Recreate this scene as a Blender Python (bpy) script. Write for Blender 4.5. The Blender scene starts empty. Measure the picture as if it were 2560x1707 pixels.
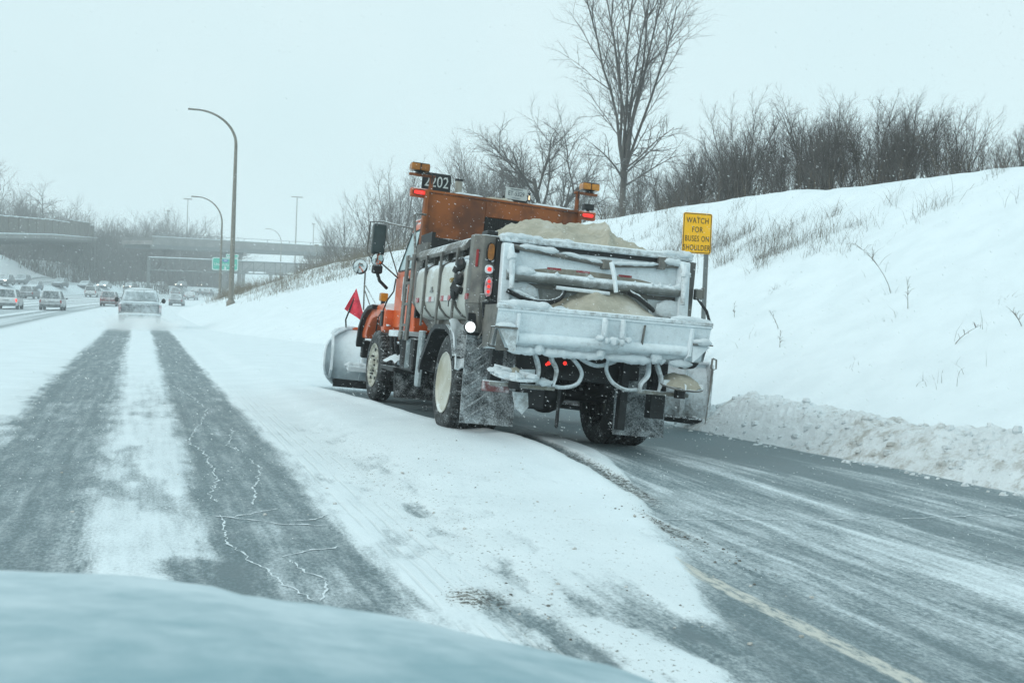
import bpy, bmesh, math, random
import numpy as np
from mathutils import Vector, Matrix
random.seed(7); np.random.seed(7)
SC = bpy.context.scene
COL = SC.collection
R = math.radians

# ------------------------------------------------------------------ camera
CAM_H = 1.5
YAW, PITCH, ROLL = R(19.069), R(1.5506), R(2.3)
_f = Vector((math.sin(YAW)*math.cos(PITCH), math.cos(YAW)*math.cos(PITCH), -math.sin(PITCH)))
_r = Vector((math.cos(YAW), -math.sin(YAW), 0.0)); _u = _r.cross(_f)
_r2 = _r*math.cos(ROLL) + _u*math.sin(ROLL); _u2 = -_r*math.sin(ROLL) + _u*math.cos(ROLL)
cam = bpy.data.cameras.new('camera'); cam_o = bpy.data.objects.new('camera', cam); COL.objects.link(cam_o)
cam_o.matrix_world = Matrix(((_r2.x, _u2.x, -_f.x, 0), (_r2.y, _u2.y, -_f.y, 0), (_r2.z, _u2.z, -_f.z, CAM_H), (0, 0, 0, 1)))
cam.sensor_width = 36.0; cam.lens = 36.0*2700/2560
cam.clip_start = 0.05; cam.clip_end = 6000
cam.dof.use_dof = True; cam.dof.focus_distance = 12.5; cam.dof.aperture_fstop = 5.6
SC.camera = cam_o

# ------------------------------------------------------------------ sky, sun, exposure
SUN_EL, SUN_AZ = 32.0, -112.0      # azimuth measured clockwise from +Y (the road ahead)
w = bpy.data.worlds.new('World'); SC.world = w; w.use_nodes = True
nt = w.node_tree; nt.nodes.clear()
out = nt.nodes.new('ShaderNodeOutputWorld'); bg = nt.nodes.new('ShaderNodeBackground')
sky = nt.nodes.new('ShaderNodeTexSky'); sky.sky_type = 'NISHITA'; sky.sun_disc = False
sky.sun_elevation = R(SUN_EL); sky.sun_rotation = R(SUN_AZ); sky.dust_density = 6.0; sky.air_density = 1.5
tc = nt.nodes.new('ShaderNodeTexCoord')
nz = nt.nodes.new('ShaderNodeTexNoise'); nz.inputs['Scale'].default_value = 1.7; nz.inputs['Detail'].default_value = 4; nz.inputs['Roughness'].default_value = .5
nt.links.new(tc.outputs['Generated'], nz.inputs['Vector'])
rmp = nt.nodes.new('ShaderNodeValToRGB')
rmp.color_ramp.elements[0].position = .3; rmp.color_ramp.elements[0].color = (.66, .885, .935, 1)
rmp.color_ramp.elements[1].position = .7; rmp.color_ramp.elements[1].color = (.80, .965, 1.0, 1)
nt.links.new(nz.outputs['Fac'], rmp.inputs['Fac'])
mul = nt.nodes.new('ShaderNodeVectorMath'); mul.operation = 'SCALE'; mul.inputs['Scale'].default_value = 9.6
nt.links.new(rmp.outputs['Color'], mul.inputs[0])
mx = nt.nodes.new('ShaderNodeMix'); mx.data_type = 'RGBA'; mx.inputs['Factor'].default_value = .93   # thick cloud over the clear sky
nt.links.new(sky.outputs['Color'], mx.inputs[6]); nt.links.new(mul.outputs['Vector'], mx.inputs[7])
nt.links.new(mx.outputs[2], bg.inputs['Color']); bg.inputs['Strength'].default_value = 0.10
nt.links.new(bg.outputs['Background'], out.inputs['Surface'])

sl = bpy.data.lights.new('sun', 'SUN'); sl.energy = 1.0; sl.angle = R(40); sl.color = (1.0, .98, .95)
so = bpy.data.objects.new('sun', sl); COL.objects.link(so)
_d = Vector((math.sin(R(SUN_AZ))*math.cos(R(SUN_EL)), math.cos(R(SUN_AZ))*math.cos(R(SUN_EL)), math.sin(R(SUN_EL))))
so.rotation_euler = (-_d).to_track_quat('-Z', 'Y').to_euler()
SC.view_settings.view_transform = 'Standard'; SC.view_settings.look = 'None'
SC.view_settings.exposure = 0.06; SC.view_settings.gamma = 1.0; SC.view_settings.use_curve_mapping = False
cy = SC.cycles
cy.max_bounces = 5; cy.diffuse_bounces = 3; cy.glossy_bounces = 2; cy.transmission_bounces = 3; cy.volume_bounces = 3
cy.transparent_max_bounces = 8; cy.use_denoising = True; cy.use_adaptive_sampling = True; cy.adaptive_threshold = .02
cy.volume_step_rate = 1.0; cy.volume_max_steps = 128
try: cy.caustics_reflective = False; cy.caustics_refractive = False
except Exception: pass

# ------------------------------------------------------------------ helpers: nodes and materials
class NT:
    def __init__(s, name):
        s.m = bpy.data.materials.new(name); s.m.use_nodes = True; s.t = s.m.node_tree; s.t.nodes.clear()
        s.out = s.t.nodes.new('ShaderNodeOutputMaterial'); s.b = s.t.nodes.new('ShaderNodeBsdfPrincipled')
        s.t.links.new(s.b.outputs[0], s.out.inputs['Surface'])
    def n(s, ty): return s.t.nodes.new('ShaderNode'+ty)
    def l(s, a, b): s.t.links.new(a, b)
    def _in(s, node, i, v):
        if hasattr(v, 'links'): s.l(v, node.inputs[i])
        elif v is not None: node.inputs[i].default_value = v
    def coord(s, kind='Object', scale=(1, 1, 1), loc=(0, 0, 0), rot=(0, 0, 0)):
        c = s.n('TexCoord'); m = s.n('Mapping'); s.l(c.outputs[kind], m.inputs['Vector'])
        m.inputs['Scale'].default_value = scale; m.inputs['Location'].default_value = loc; m.inputs['Rotation'].default_value = rot
        return m.outputs['Vector']
    def pos(s, scale=(1, 1, 1)):
        g = s.n('NewGeometry'); m = s.n('Mapping'); s.l(g.outputs['Position'], m.inputs['Vector']); m.inputs['Scale'].default_value = scale
        return m.outputs['Vector']
    def noise(s, vec, scale, detail=4, rough=.55, dist=0.0):
        n = s.n('TexNoise'); s.l(vec, n.inputs['Vector']); n.inputs['Scale'].default_value = scale
        n.inputs['Detail'].default_value = detail; n.inputs['Roughness'].default_value = rough; n.inputs['Distortion'].default_value = dist
        return n.outputs['Fac']
    def math(s, op, a, b=None, c=None, clamp=False):
        n = s.n('Math'); n.operation = op; n.use_clamp = clamp
        s._in(n, 0, a); s._in(n, 1, b); s._in(n, 2, c); return n.outputs[0]
    def ramp(s, v, lo, hi):           # smooth 0..1 between lo and hi
        n = s.n('MapRange'); n.interpolation_type = 'SMOOTHSTEP'; s._in(n, 0, v); s._in(n, 1, lo); s._in(n, 2, hi)
        n.inputs[3].default_value = 0; n.inputs[4].default_value = 1; return n.outputs[0]
    def mix(s, f, a, b):
        n = s.n('Mix'); n.data_type = 'RGBA'; s._in(n, 0, f); 
        for i, v in ((6, a), (7, b)):
            if hasattr(v, 'links'): s.l(v, n.inputs[i])
            else: n.inputs[i].default_value = (*v[:3], 1)
        return n.outputs[2]
    def mixf(s, f, a, b):
        n = s.n('Mix'); n.data_type = 'FLOAT'; s._in(n, 0, f); s._in(n, 2, a); s._in(n, 3, b); return n.outputs[0]
    def attr(s, name):
        n = s.n('Attribute'); n.attribute_name = name; return n.outputs['Fac']
    def up(s):
        g = s.n('NewGeometry'); x = s.n('SeparateXYZ'); s.l(g.outputs['Normal'], x.inputs[0]); return x.outputs[2]
    def bump(s, h, strength=.4, dist=.01):
        n = s.n('Bump'); s.l(h, n.inputs['Height']); n.inputs['Strength'].default_value = strength; n.inputs['Distance'].default_value = dist
        s.l(n.outputs[0], s.b.inputs['Normal'])
    def set(s, **k):
        for a, v in k.items():
            i = {'col': 'Base Color', 'rough': 'Roughness', 'metal': 'Metallic', 'spec': 'Specular IOR Level', 'em': 'Emission Color', 'ems': 'Emission Strength', 'coat': 'Coat Weight'}[a]
            if hasattr(v, 'links'): s.l(v, s.b.inputs[i])
            elif isinstance(v, (tuple, list)): s.b.inputs[i].default_value = (*v[:3], 1)
            else: s.b.inputs[i].default_value = v
        return s.m

SNOW = (.785, .865, .90)
def M(name, col, rough=.6, metal=0.0, var=.25, vscale=6.0, snow=0.0, sscale=9.0, soft=.12, col2=None, bump=0.0, spec=.5, upk=.3, coat=0):
    """painted / rubber / metal surface with mottling and, where wanted, driven snow stuck to it"""
    t = NT(name); v = t.coord('Object')
    n1 = t.noise(v, vscale, 5, .6)
    c2 = col2 if col2 else tuple(c*(1-var) for c in col)
    c = t.mix(t.ramp(n1, .35, .65), col, c2)
    rg = rough
    if snow > 0:
        ns = t.math('ADD', t.math('MULTIPLY', t.noise(v, sscale, 6, .72), .62), t.math('MULTIPLY', t.noise(v, max(1.3, sscale*.16), 3, .5), .38))
        k = t.math('ADD', ns, t.math('MULTIPLY', t.math('MAXIMUM', t.up(), 0.0), upk))
        th = .80 - .62*snow
        m = t.ramp(k, th-soft, th+soft)
        c = t.mix(m, c, t.mix(t.ramp(t.noise(v, 11, 6, .75), .42, .72), SNOW, tuple(q*.87 for q in SNOW))); rg = t.mixf(m, rough, .75)
        if bump: t.bump(t.math('ADD', m, t.noise(v, 60, 2)), bump, .01)
        if metal: t.set(metal=t.math('MULTIPLY', t.math('SUBTRACT', 1.0, m), metal))
    else:
        if metal: t.set(metal=metal)
        if bump: t.bump(t.noise(v, 40, 4), bump, .006)
    return t.set(col=c, rough=rg, spec=spec, coat=coat)
def EM(name, col, strength, base=None):
    t = NT(name); return t.set(col=base or col, em=col, ems=strength, rough=.35)
def snow_mat(name, scale=14.0, dirt=0.0, tint=SNOW, bump=.5):
    t = NT(name); v = t.coord('Object')
    c = t.mix(t.ramp(t.noise(v, 3, 4), .3, .7), tint, tuple(x*.93 for x in tint))
    if dirt: c = t.mix(t.ramp(t.noise(v, 5, 6, .7), .62-.2*dirt, .80), c, (.34, .32, .28))
    t.bump(t.math('ADD', t.noise(v, scale, 5, .65), t.math('MULTIPLY', t.noise(v, scale*7, 3), .4)), bump, .02)
    return t.set(col=c, rough=.8, spec=.25)

# ------------------------------------------------------------------ helpers: mesh building
class MB:
    def __init__(s): s.v = []; s.f = []
    def add(s, v, f):
        o = len(s.v); s.v += [tuple(map(float, p)) for p in v]; s.f += [tuple(i+o for i in q) for q in f]; return s
    def box(s, c, d, rot=None):
        x, y, z = d[0]/2, d[1]/2, d[2]/2
        v = [Vector(p) for p in ((-x,-y,-z),(x,-y,-z),(x,y,-z),(-x,y,-z),(-x,-y,z),(x,-y,z),(x,y,z),(-x,y,z))]
        if rot is not None:
            m = Matrix.Rotation(rot[2], 3, 'Z') @ Matrix.Rotation(rot[1], 3, 'Y') @ Matrix.Rotation(rot[0], 3, 'X'); v = [m @ p for p in v]
        v = [p+Vector(c) for p in v]
        return s.add(v, [(0,3,2,1),(4,5,6,7),(0,1,5,4),(1,2,6,5),(2,3,7,6),(3,0,4,7)])
    def bb(s, x0, x1, y0, y1, z0, z1): return s.box(((x0+x1)/2, (y0+y1)/2, (z0+z1)/2), (x1-x0, y1-y0, z1-z0))
    def prism(s, prof, ax, a, b):
        """prof: 2-D points in the two axes other than ax (in xyz order), extruded from a to b"""
        def p3(p, t):
            q = list(p); q.insert(ax, t); return q
        n = len(prof); v = [p3(p, a) for p in prof]+[p3(p, b) for p in prof]
        f = [tuple(range(n))[::-1], tuple(range(n, 2*n))]+[(i, (i+1) % n, n+(i+1) % n, n+i) for i in range(n)]
        return s.add(v, f)
    def tube(s, path, rad, n=8, cap=True, sm=0):
        P = [Vector(p) for p in path]; k = len(P)
        if sm and k > 2:
            if not hasattr(rad, '__len__'): rad = [rad]*k
            Q, rq = [], []
            for i in range(k-1):
                a, b, c, d = P[max(i-1, 0)], P[i], P[i+1], P[min(i+2, k-1)]
                for j in range(sm):
                    t = j/sm; Q.append(.5*((2*b)+(c-a)*t+(2*a-5*b+4*c-d)*t*t+(3*b-a-3*c+d)*t**3)); rq.append(rad[i]*(1-t)+rad[i+1]*t)
            Q.append(P[-1]); rq.append(rad[-1]); P, rad, k = Q, rq, len(Q)
        if not hasattr(rad, '__len__'): rad = [rad]*k
        T = [(P[min(i+1, k-1)]-P[max(i-1, 0)]).normalized() for i in range(k)]
        a = T[0].orthogonal().normalized(); vs = []
        for i in range(k):
            a = (a - T[i]*a.dot(T[i])); a = a.normalized() if a.length > 1e-6 else T[i].orthogonal().normalized()
            b = T[i].cross(a)
            for j in range(n):
                t = 2*math.pi*j/n; vs.append(P[i]+(a*math.cos(t)+b*math.sin(t))*rad[i])
        fs = [(i*n+j, i*n+(j+1) % n, (i+1)*n+(j+1) % n, (i+1)*n+j) for i in range(k-1) for j in range(n)]
        if cap: fs += [tuple(range(n))[::-1], tuple(range((k-1)*n, k*n))]
        return s.add(vs, fs)
    def lathe(s, prof, c, axis='X', n=32, close=False):
        """prof: (along, radius) pairs revolved about an axis through c"""
        vs = []
        for a, r in prof:
            for j in range(n):
                t = 2*math.pi*j/n; p = (a, r*math.cos(t), r*math.sin(t))
                if axis == 'Y': p = (p[1], p[0], p[2])
                if axis == 'Z': p = (p[1], p[2], p[0])
                vs.append((c[0]+p[0], c[1]+p[1], c[2]+p[2]))
        k = len(prof); fs = [(i*n+j, i*n+(j+1) % n, (i+1)*n+(j+1) % n, (i+1)*n+j) for i in range(k-1) for j in range(n)]
        if close: fs += [((k-1)*n+j, (k-1)*n+(j+1) % n, (j+1) % n, j) for j in range(n)]
        else:
            if prof[0][1] > 1e-5: fs.append(tuple(range(n))[::-1])
            if prof[-1][1] > 1e-5: fs.append(tuple(range((k-1)*n, k*n)))
        return s.add(vs, fs)
    def ball(s, c, r, nu=10, nv=6, jit=0.0):
        rr = r if hasattr(r, '__len__') else (r, r, r); vs = [(c[0], c[1], c[2]-rr[2])]
        for i in range(1, nv):
            a = -math.pi/2+math.pi*i/nv
            for j in range(nu):
                b = 2*math.pi*j/nu; q = 1+random.uniform(-jit, jit)
                vs.append((c[0]+rr[0]*q*math.cos(a)*math.cos(b), c[1]+rr[1]*q*math.cos(a)*math.sin(b), c[2]+rr[2]*q*math.sin(a)))
        vs.append((c[0], c[1], c[2]+rr[2])); L = len(vs)-1
        fs = [(0, 1+(j+1) % nu, 1+j) for j in range(nu)]
        fs += [(1+i*nu+j, 1+i*nu+(j+1) % nu, 1+(i+1)*nu+(j+1) % nu, 1+(i+1)*nu+j) for i in range(nv-2) for j in range(nu)]
        fs += [(1+(nv-2)*nu+j, 1+(nv-2)*nu+(j+1) % nu, L) for j in range(nu)]
        return s.add(vs, fs)
    def grid(s, fn, nu, nv):
        v = [fn(i/nu, j/nv) for j in range(nv+1) for i in range(nu+1)]
        f = [(j*(nu+1)+i, j*(nu+1)+i+1, (j+1)*(nu+1)+i+1, (j+1)*(nu+1)+i) for j in range(nv) for i in range(nu)]
        return s.add(v, f)
    def map(s, fn): s.v = [tuple(fn(p)) for p in s.v]; return s
    def build(s, name, m, parent=None, smooth=False, bevel=0.0, seg=1, thick=0.0):
        me = bpy.data.meshes.new(name); me.from_pydata(s.v, [], s.f); me.validate(); me.update()
        if bevel or thick or True:
            bm = bmesh.new(); bm.from_mesh(me)
            if thick: bmesh.ops.solidify(bm, geom=bm.faces[:], thickness=thick)
            bmesh.ops.recalc_face_normals(bm, faces=bm.faces[:])
            if bevel:
                es = [e for e in bm.edges if len(e.link_faces) == 2 and e.calc_face_angle(0) > .5]
                bmesh.ops.bevel(bm, geom=es, offset=bevel, segments=seg, affect='EDGES', profile=.6, clamp_overlap=True)
            bm.to_mesh(me); bm.free()
        if smooth:
            me.polygons.foreach_set('use_smooth', [True]*len(me.polygons))
            try: me.set_sharp_from_angle(angle=R(42))
            except Exception: pass
        me.materials.append(m)
        return link(name, me, parent)
def link(name, me, parent=None):
    o = bpy.data.objects.new(name, me); COL.objects.link(o)
    if parent is not None: o.parent = parent
    return o
def tag(o, label=None, cat=None, group=None, kind=None):
    for k, v in (('label', label), ('category', cat), ('group', group), ('kind', kind)):
        if v: o[k] = v
    return o
def thing(name, label, cat, loc=(0, 0, 0), rz=0.0, group=None):
    o = bpy.data.objects.new(name, None); COL.objects.link(o); o.location = loc; o.rotation_euler = (0, 0, rz); o.empty_display_size = .2
    return tag(o, label, cat, group)
def copy_tree(o, parent=None):
    c = o.copy(); COL.objects.link(c); c.parent = parent
    for ch in o.children: copy_tree(ch, c)
    return c
def text_mesh(body, size, thick=.004, sx=1.0, spacing=1.0):
    cu = bpy.data.curves.new('lettering', 'FONT'); cu.body = body; cu.size = size; cu.align_x = 'CENTER'; cu.align_y = 'CENTER'
    cu.extrude = thick; cu.resolution_u = 3; cu.space_character = spacing
    o = bpy.data.objects.new('lettering', cu); COL.objects.link(o)
    dg = bpy.context.evaluated_depsgraph_get(); me = bpy.data.meshes.new_from_object(o.evaluated_get(dg))
    bpy.data.objects.remove(o); me.transform(Matrix.Diagonal((sx, 1, 1, 1))); return me
def lettering(body, size, m, parent, loc, sx=1.0, face='-Y', thick=.004, spacing=1.0, bold=0.0, tilt=0.0):
    me = text_mesh(body, size, thick, sx, spacing); me.materials.clear(); me.materials.append(m)
    if face == '-Y': me.transform(Matrix.Rotation(math.pi/2, 4, 'X'))
    if face == '-X': me.transform(Matrix.Rotation(-math.pi/2, 4, 'Z') @ Matrix.Rotation(math.pi/2, 4, 'X'))
    o = link('lettering', me, parent); o.location = loc; o.rotation_euler = (0, tilt, 0); return o
def sstep(a, b, x):
    t = np.clip((np.asarray(x, float)-a)/(b-a), 0, 1); return t*t*(3-2*t)
def vnoise(x, y, seed=0):
    x = np.asarray(x, float); y = np.asarray(y, float); xi = np.floor(x).astype(np.int64); yi = np.floor(y).astype(np.int64)
    fx = x-xi; fy = y-yi; fx = fx*fx*(3-2*fx); fy = fy*fy*(3-2*fy)
    def h(a, b):
        n = (a*374761393+b*668265263+seed*1442695041) & 0xffffffff; n = ((n ^ (n >> 13))*1274126177) & 0xffffffff
        return ((n ^ (n >> 16)) & 0xffff)/65535.0
    return (h(xi, yi)*(1-fx)+h(xi+1, yi)*fx)*(1-fy)+(h(xi, yi+1)*(1-fx)+h(xi+1, yi+1)*fx)*fy
def fbm(x, y, seed=0, oc=4, g=.5):
    a, s, t = 1.0, 0.0, 0.0
    for i in range(oc): s = s+a*vnoise(x*2**i, y*2**i, seed+i*17); t += a; a *= g
    return s/t
# ------------------------------------------------------------------ terrain heights (metres; +Y along the road, +X to its right)
def curve(Y): return np.where(Y > 90, (np.maximum(Y, 90)-90)**2/1100.0, 0.0)
def rise(Y): return 4.0*sstep(85, 380, Y)*1.0
TRK = (4.42, 11.661, 0.054)
def foot(Y): return 9.3-6.1*sstep(22, 58, Y)
def height(X, Y):
    X = np.asarray(X, float); Y = np.asarray(Y, float); u = X-curve(Y); z = rise(Y)
    # cross-fall of the plowed shoulder the truck stands on
    pl = .054-.066*(np.clip(X, 3.15, 6.3)-TRK[0])-.0178*(np.clip(Y, 6, 19)-TRK[1])
    k = sstep(7.6, 11.2, Y)*(1-sstep(20, 30, Y))
    kx = sstep(1.6, 3.25, X)
    z = z+k*kx*pl
    f = foot(Y); hm = np.interp(Y, [0, 18, 28, 40, 60, 90, 156, 223, 300, 500], [5.0, 5.3, 5.35, 5.5, 5.7, 5.65, 5.2, 3.6, 2.2, 1.0])
    b = np.clip((u-f)/(18-f), 0, 1.0)
    sh = b**1.02; sh = np.where(b > .86, .86+.14*np.sin((b-.86)/.14*math.pi/2)*.9, sh)
    z = z+hm*sh+np.clip(u-18, 0, 60)*.012
    z = z+.35*(fbm(X*.22, Y*.22, 5)-.5)*sstep(f, f+5, u)+.10*(fbm(X*.9, Y*.9, 9)-.5)*sstep(f+.5, f+3, u)
    # left: opposite carriageway raised, then hills
    z = z+1.5*sstep(-24, -27.5, u)*sstep(60, 140, Y)
    z = z+5.0*sstep(-43, -58, u)+6*sstep(-60, -110, u)
    z = z+3.0*np.exp(-(((X+26)/8)**2+((Y-246)/12)**2))+1.0*np.exp(-(((X+2)/8)**2+((Y-272)/14)**2))
    return z
# ------------------------------------------------------------------ ground sheet: road, freeway and snowfields share one grid
SWEEP = [(2.3, 3.0), (2.62, 4.42), (3.12, 5.76), (3.46, 6.76), (3.76, 7.71), (3.84, 8.36), (3.87, 9.15), (3.89, 9.92), (3.85, 10.74), (3.73, 11.48), (3.45, 11.97), (3.3, 13), (3.15, 16), (2.95, 18.6), (2.9, 19.4)]
def cover(X, Y):
    """snow coverage 0..1, dirt 0..1, tread band 0..1 and the extra surface height"""
    u = X-curve(Y); wob = .10*(fbm(Y*.35, X*0+3.1, 21)-.5)+.05*(fbm(Y*1.7, X*0+8, 22)-.5)
    rag = .09*(fbm(X*5, Y*1.6, 23, 4, .6)-.5)
    def band(a, b, e=.07): return sstep(a-e, a+e, u+wob+rag)*(1-sstep(b-e, b+e, u+wob+rag))
    tl = band(-1.40, -.30, .20); tr = band(.46, 1.33, .13)
    cov = np.ones_like(X)
    cov = cov-.74*np.maximum(tl, tr)*(1-sstep(55, 120, Y))*(1-.5*sstep(48, 58, Y))
    mid = band(-.34, .50, .15)
    pat = fbm(X*3.2, Y*1.1, 31, 5, .6)
    cov = cov-mid*(.26*sstep(.44, .66, pat)*(1-sstep(11, 22, Y))+.26*(1-sstep(14, 38, Y)))
    cov = cov-mid*.45*sstep(.46, .6, fbm(X*2, Y*1.3, 35, 4))*(1-sstep(6.2, 8.2, Y))*sstep(-.1, .3, X)
    edge = band(-1.75, -1.2, .18)
    cov = cov-.25*edge*sstep(.45, .65, pat)*(1-sstep(18, 40, Y))
    cov = cov+np.maximum(tl, tr)*.13*sstep(.55, .75, fbm(X*2.4, Y*.7, 41, 5, .6))
    sb = np.interp(Y, [p[1] for p in SWEEP], [p[0] for p in SWEEP])
    dx = X-sb+.10*(fbm(X*3, Y*3, 51, 4)-.5)
    sw = sstep(-.05, .12, dx)*(1-sstep(18.9, 19.3, Y+.3*(fbm(X*2, Y*2, 53)-.5)))*(1-sstep(7.55, 7.8, X))
    st = fbm(X*2.6-Y*.12, Y*.28, 61, 5, .55)
    shc = .23+.26*sstep(.42, .74, st)+.20*np.exp(-((X-4.7+.25*(Y-6))/.8)**2)*(1-sstep(8, 11, Y))
    shc = shc-.14*sstep(9, 12, Y)-.12*np.exp(-((X-6.6)/.9)**2)
    for a0, a1, a2, wd_, am in ((4.3, .10, .030, .035, .22), (4.75, .14, .022, .03, .18), (5.3, .16, .012, .05, .20), (5.9, .20, .006, .035, .16), (6.5, .10, .0, .05, .14), (3.75, .02, .05, .06, -.16), (3.95, .03, .05, .07, -.14), (5.15, .03, .03, .12, -.12), (5.55, .03, .028, .10, -.12), (6.9, .22, -.01, .04, .16)):
        xa_ = a0+a1*(9-Y)*.35+a2*(9-Y)**2*.35; shc = shc+.65*am*np.exp(-((X-xa_+.03*(fbm(Y*2, X*0+a0, 66)-.5))/wd_)**2)*(1-sstep(9.5, 12, Y))*(.35+.9*fbm(X*0+a0*3, Y*1.2, 67, 3))
    pr = np.interp(Y, [7.6, 8.03, 8.69, 10.43, 12.2, 12.6], [3.7, 3.98, 4.2, 4.62, 4.75, 4.3])
    pl = np.interp(Y, [7.6, 8.03, 8.69, 10.43, 12.2, 12.6], [3.7, 3.90, 4.0, 4.13, 4.25, 4.3])
    patch = sstep(0, .14, X-pl+.1*(st-.5))*(1-sstep(-.12, .06, X-pr+.25*(pat-.5)))*sstep(7.7, 8.2, Y)*(1-sstep(12.0, 12.6, Y))
    shc = np.maximum(shc, patch*.95)
    # tyre-chewed snow beside the painted line, close to the car
    near = np.exp(-((X-2.5)/.75)**2)*(1-sstep(4.6, 6.4, Y))
    cov = cov-near*.62*sstep(.40, .62, pat)
    cov = cov-.42*band(1.36, 2.3, .2)*sstep(.46, .66, fbm(X*4.5, Y*1.4, 37, 5, .62))*(1-sstep(9, 18, Y))-.30*band(2.0, 3.6, .4)*sstep(.54, .70, fbm(X*3, Y*2.2, 38, 5, .6))*(1-sstep(7.5, 10.5, Y))
    cov = cov*(1-sw)+np.clip(shc, 0, 1)*sw
    cov = np.where(u < -4.7, 1.0, cov)
    cov = np.clip(cov, 0, 1)
    d1 = np.exp(-((X-sb-.14)/.17)**2)*sstep(7.0, 8.0, Y)*(1-sstep(11.6, 12.4, Y))+.5*np.exp(-((X-sb-.1)/.1)**2)*sstep(12, 13, Y)*(1-sstep(18, 19, Y))
    d2 = np.exp(-((X-3.57)/.10)**2-((Y-6.75)/.5)**2)
    d3 = np.exp(-((X-1.67)/.13)**2-((Y-5.25)/.16)**2)
    d4 = .55*band(1.75, 3.2, .3)*(1-sstep(9, 15, Y))+.35*band(1.3, 2.2, .3)*(1-sstep(14, 24, Y))
    dirt = np.clip(d1*1.1+d2*1.2+d3*1.3+d4*.55+.25*edge*(1-sstep(20, 40, Y)), 0, 1)
    tread = band(1.40, 1.82, .03)*(1-sstep(14, 22, Y))
    tread = np.maximum(tread, band(-1.1, -.6, .2)*0)
    dz = .030*cov*sstep(2.9, 3.3, Y)+.012*(pat-.5)*cov
    dz = dz+.03*np.exp(-((X-sb+.10)/.13)**2)*sstep(7, 9, Y)*(1-sstep(18, 19, Y))
    dz = dz+.03*d3*(pat)+.05*d1*(fbm(X*9, Y*9, 71, 3)-.3)+.05*patch*pat
    gore = sstep(1.9, 2.4, X)*(1-sw)*(1-sstep(30, 50, Y))*sstep(5, 8, Y)
    dz = dz+gore*(.02+.04*fbm(X*.8, Y*.5, 81, 3))
    return cov, dirt, tread, dz
def seq(*parts):
    o = []
    for a, b, st in parts: o += list(np.arange(a, b-1e-6, st))
    return np.array(o+[parts[-1][1]])
gx = seq((-900, -100, 80), (-100, -30, 3.5), (-30, -4, 1.0), (-4, -2, .1), (-2, 6.2, .036), (6.2, 9.4, .08), (9.4, 20, .3), (20, 60, 2.0), (60, 100, 5), (100, 900, 80))
gy = seq((-60, 0, 10), (0, 3, .5), (3, 9, .05), (9, 17, .07), (17, 30, .16), (30, 70, .5), (70, 400, 3), (400, 1600, 80))
GX, GY = np.meshgrid(gx, gy); cov, dirt, tread, dz = cover(GX, GY); GZ = height(GX, GY)+dz
nx, ny = len(gx), len(gy)

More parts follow.
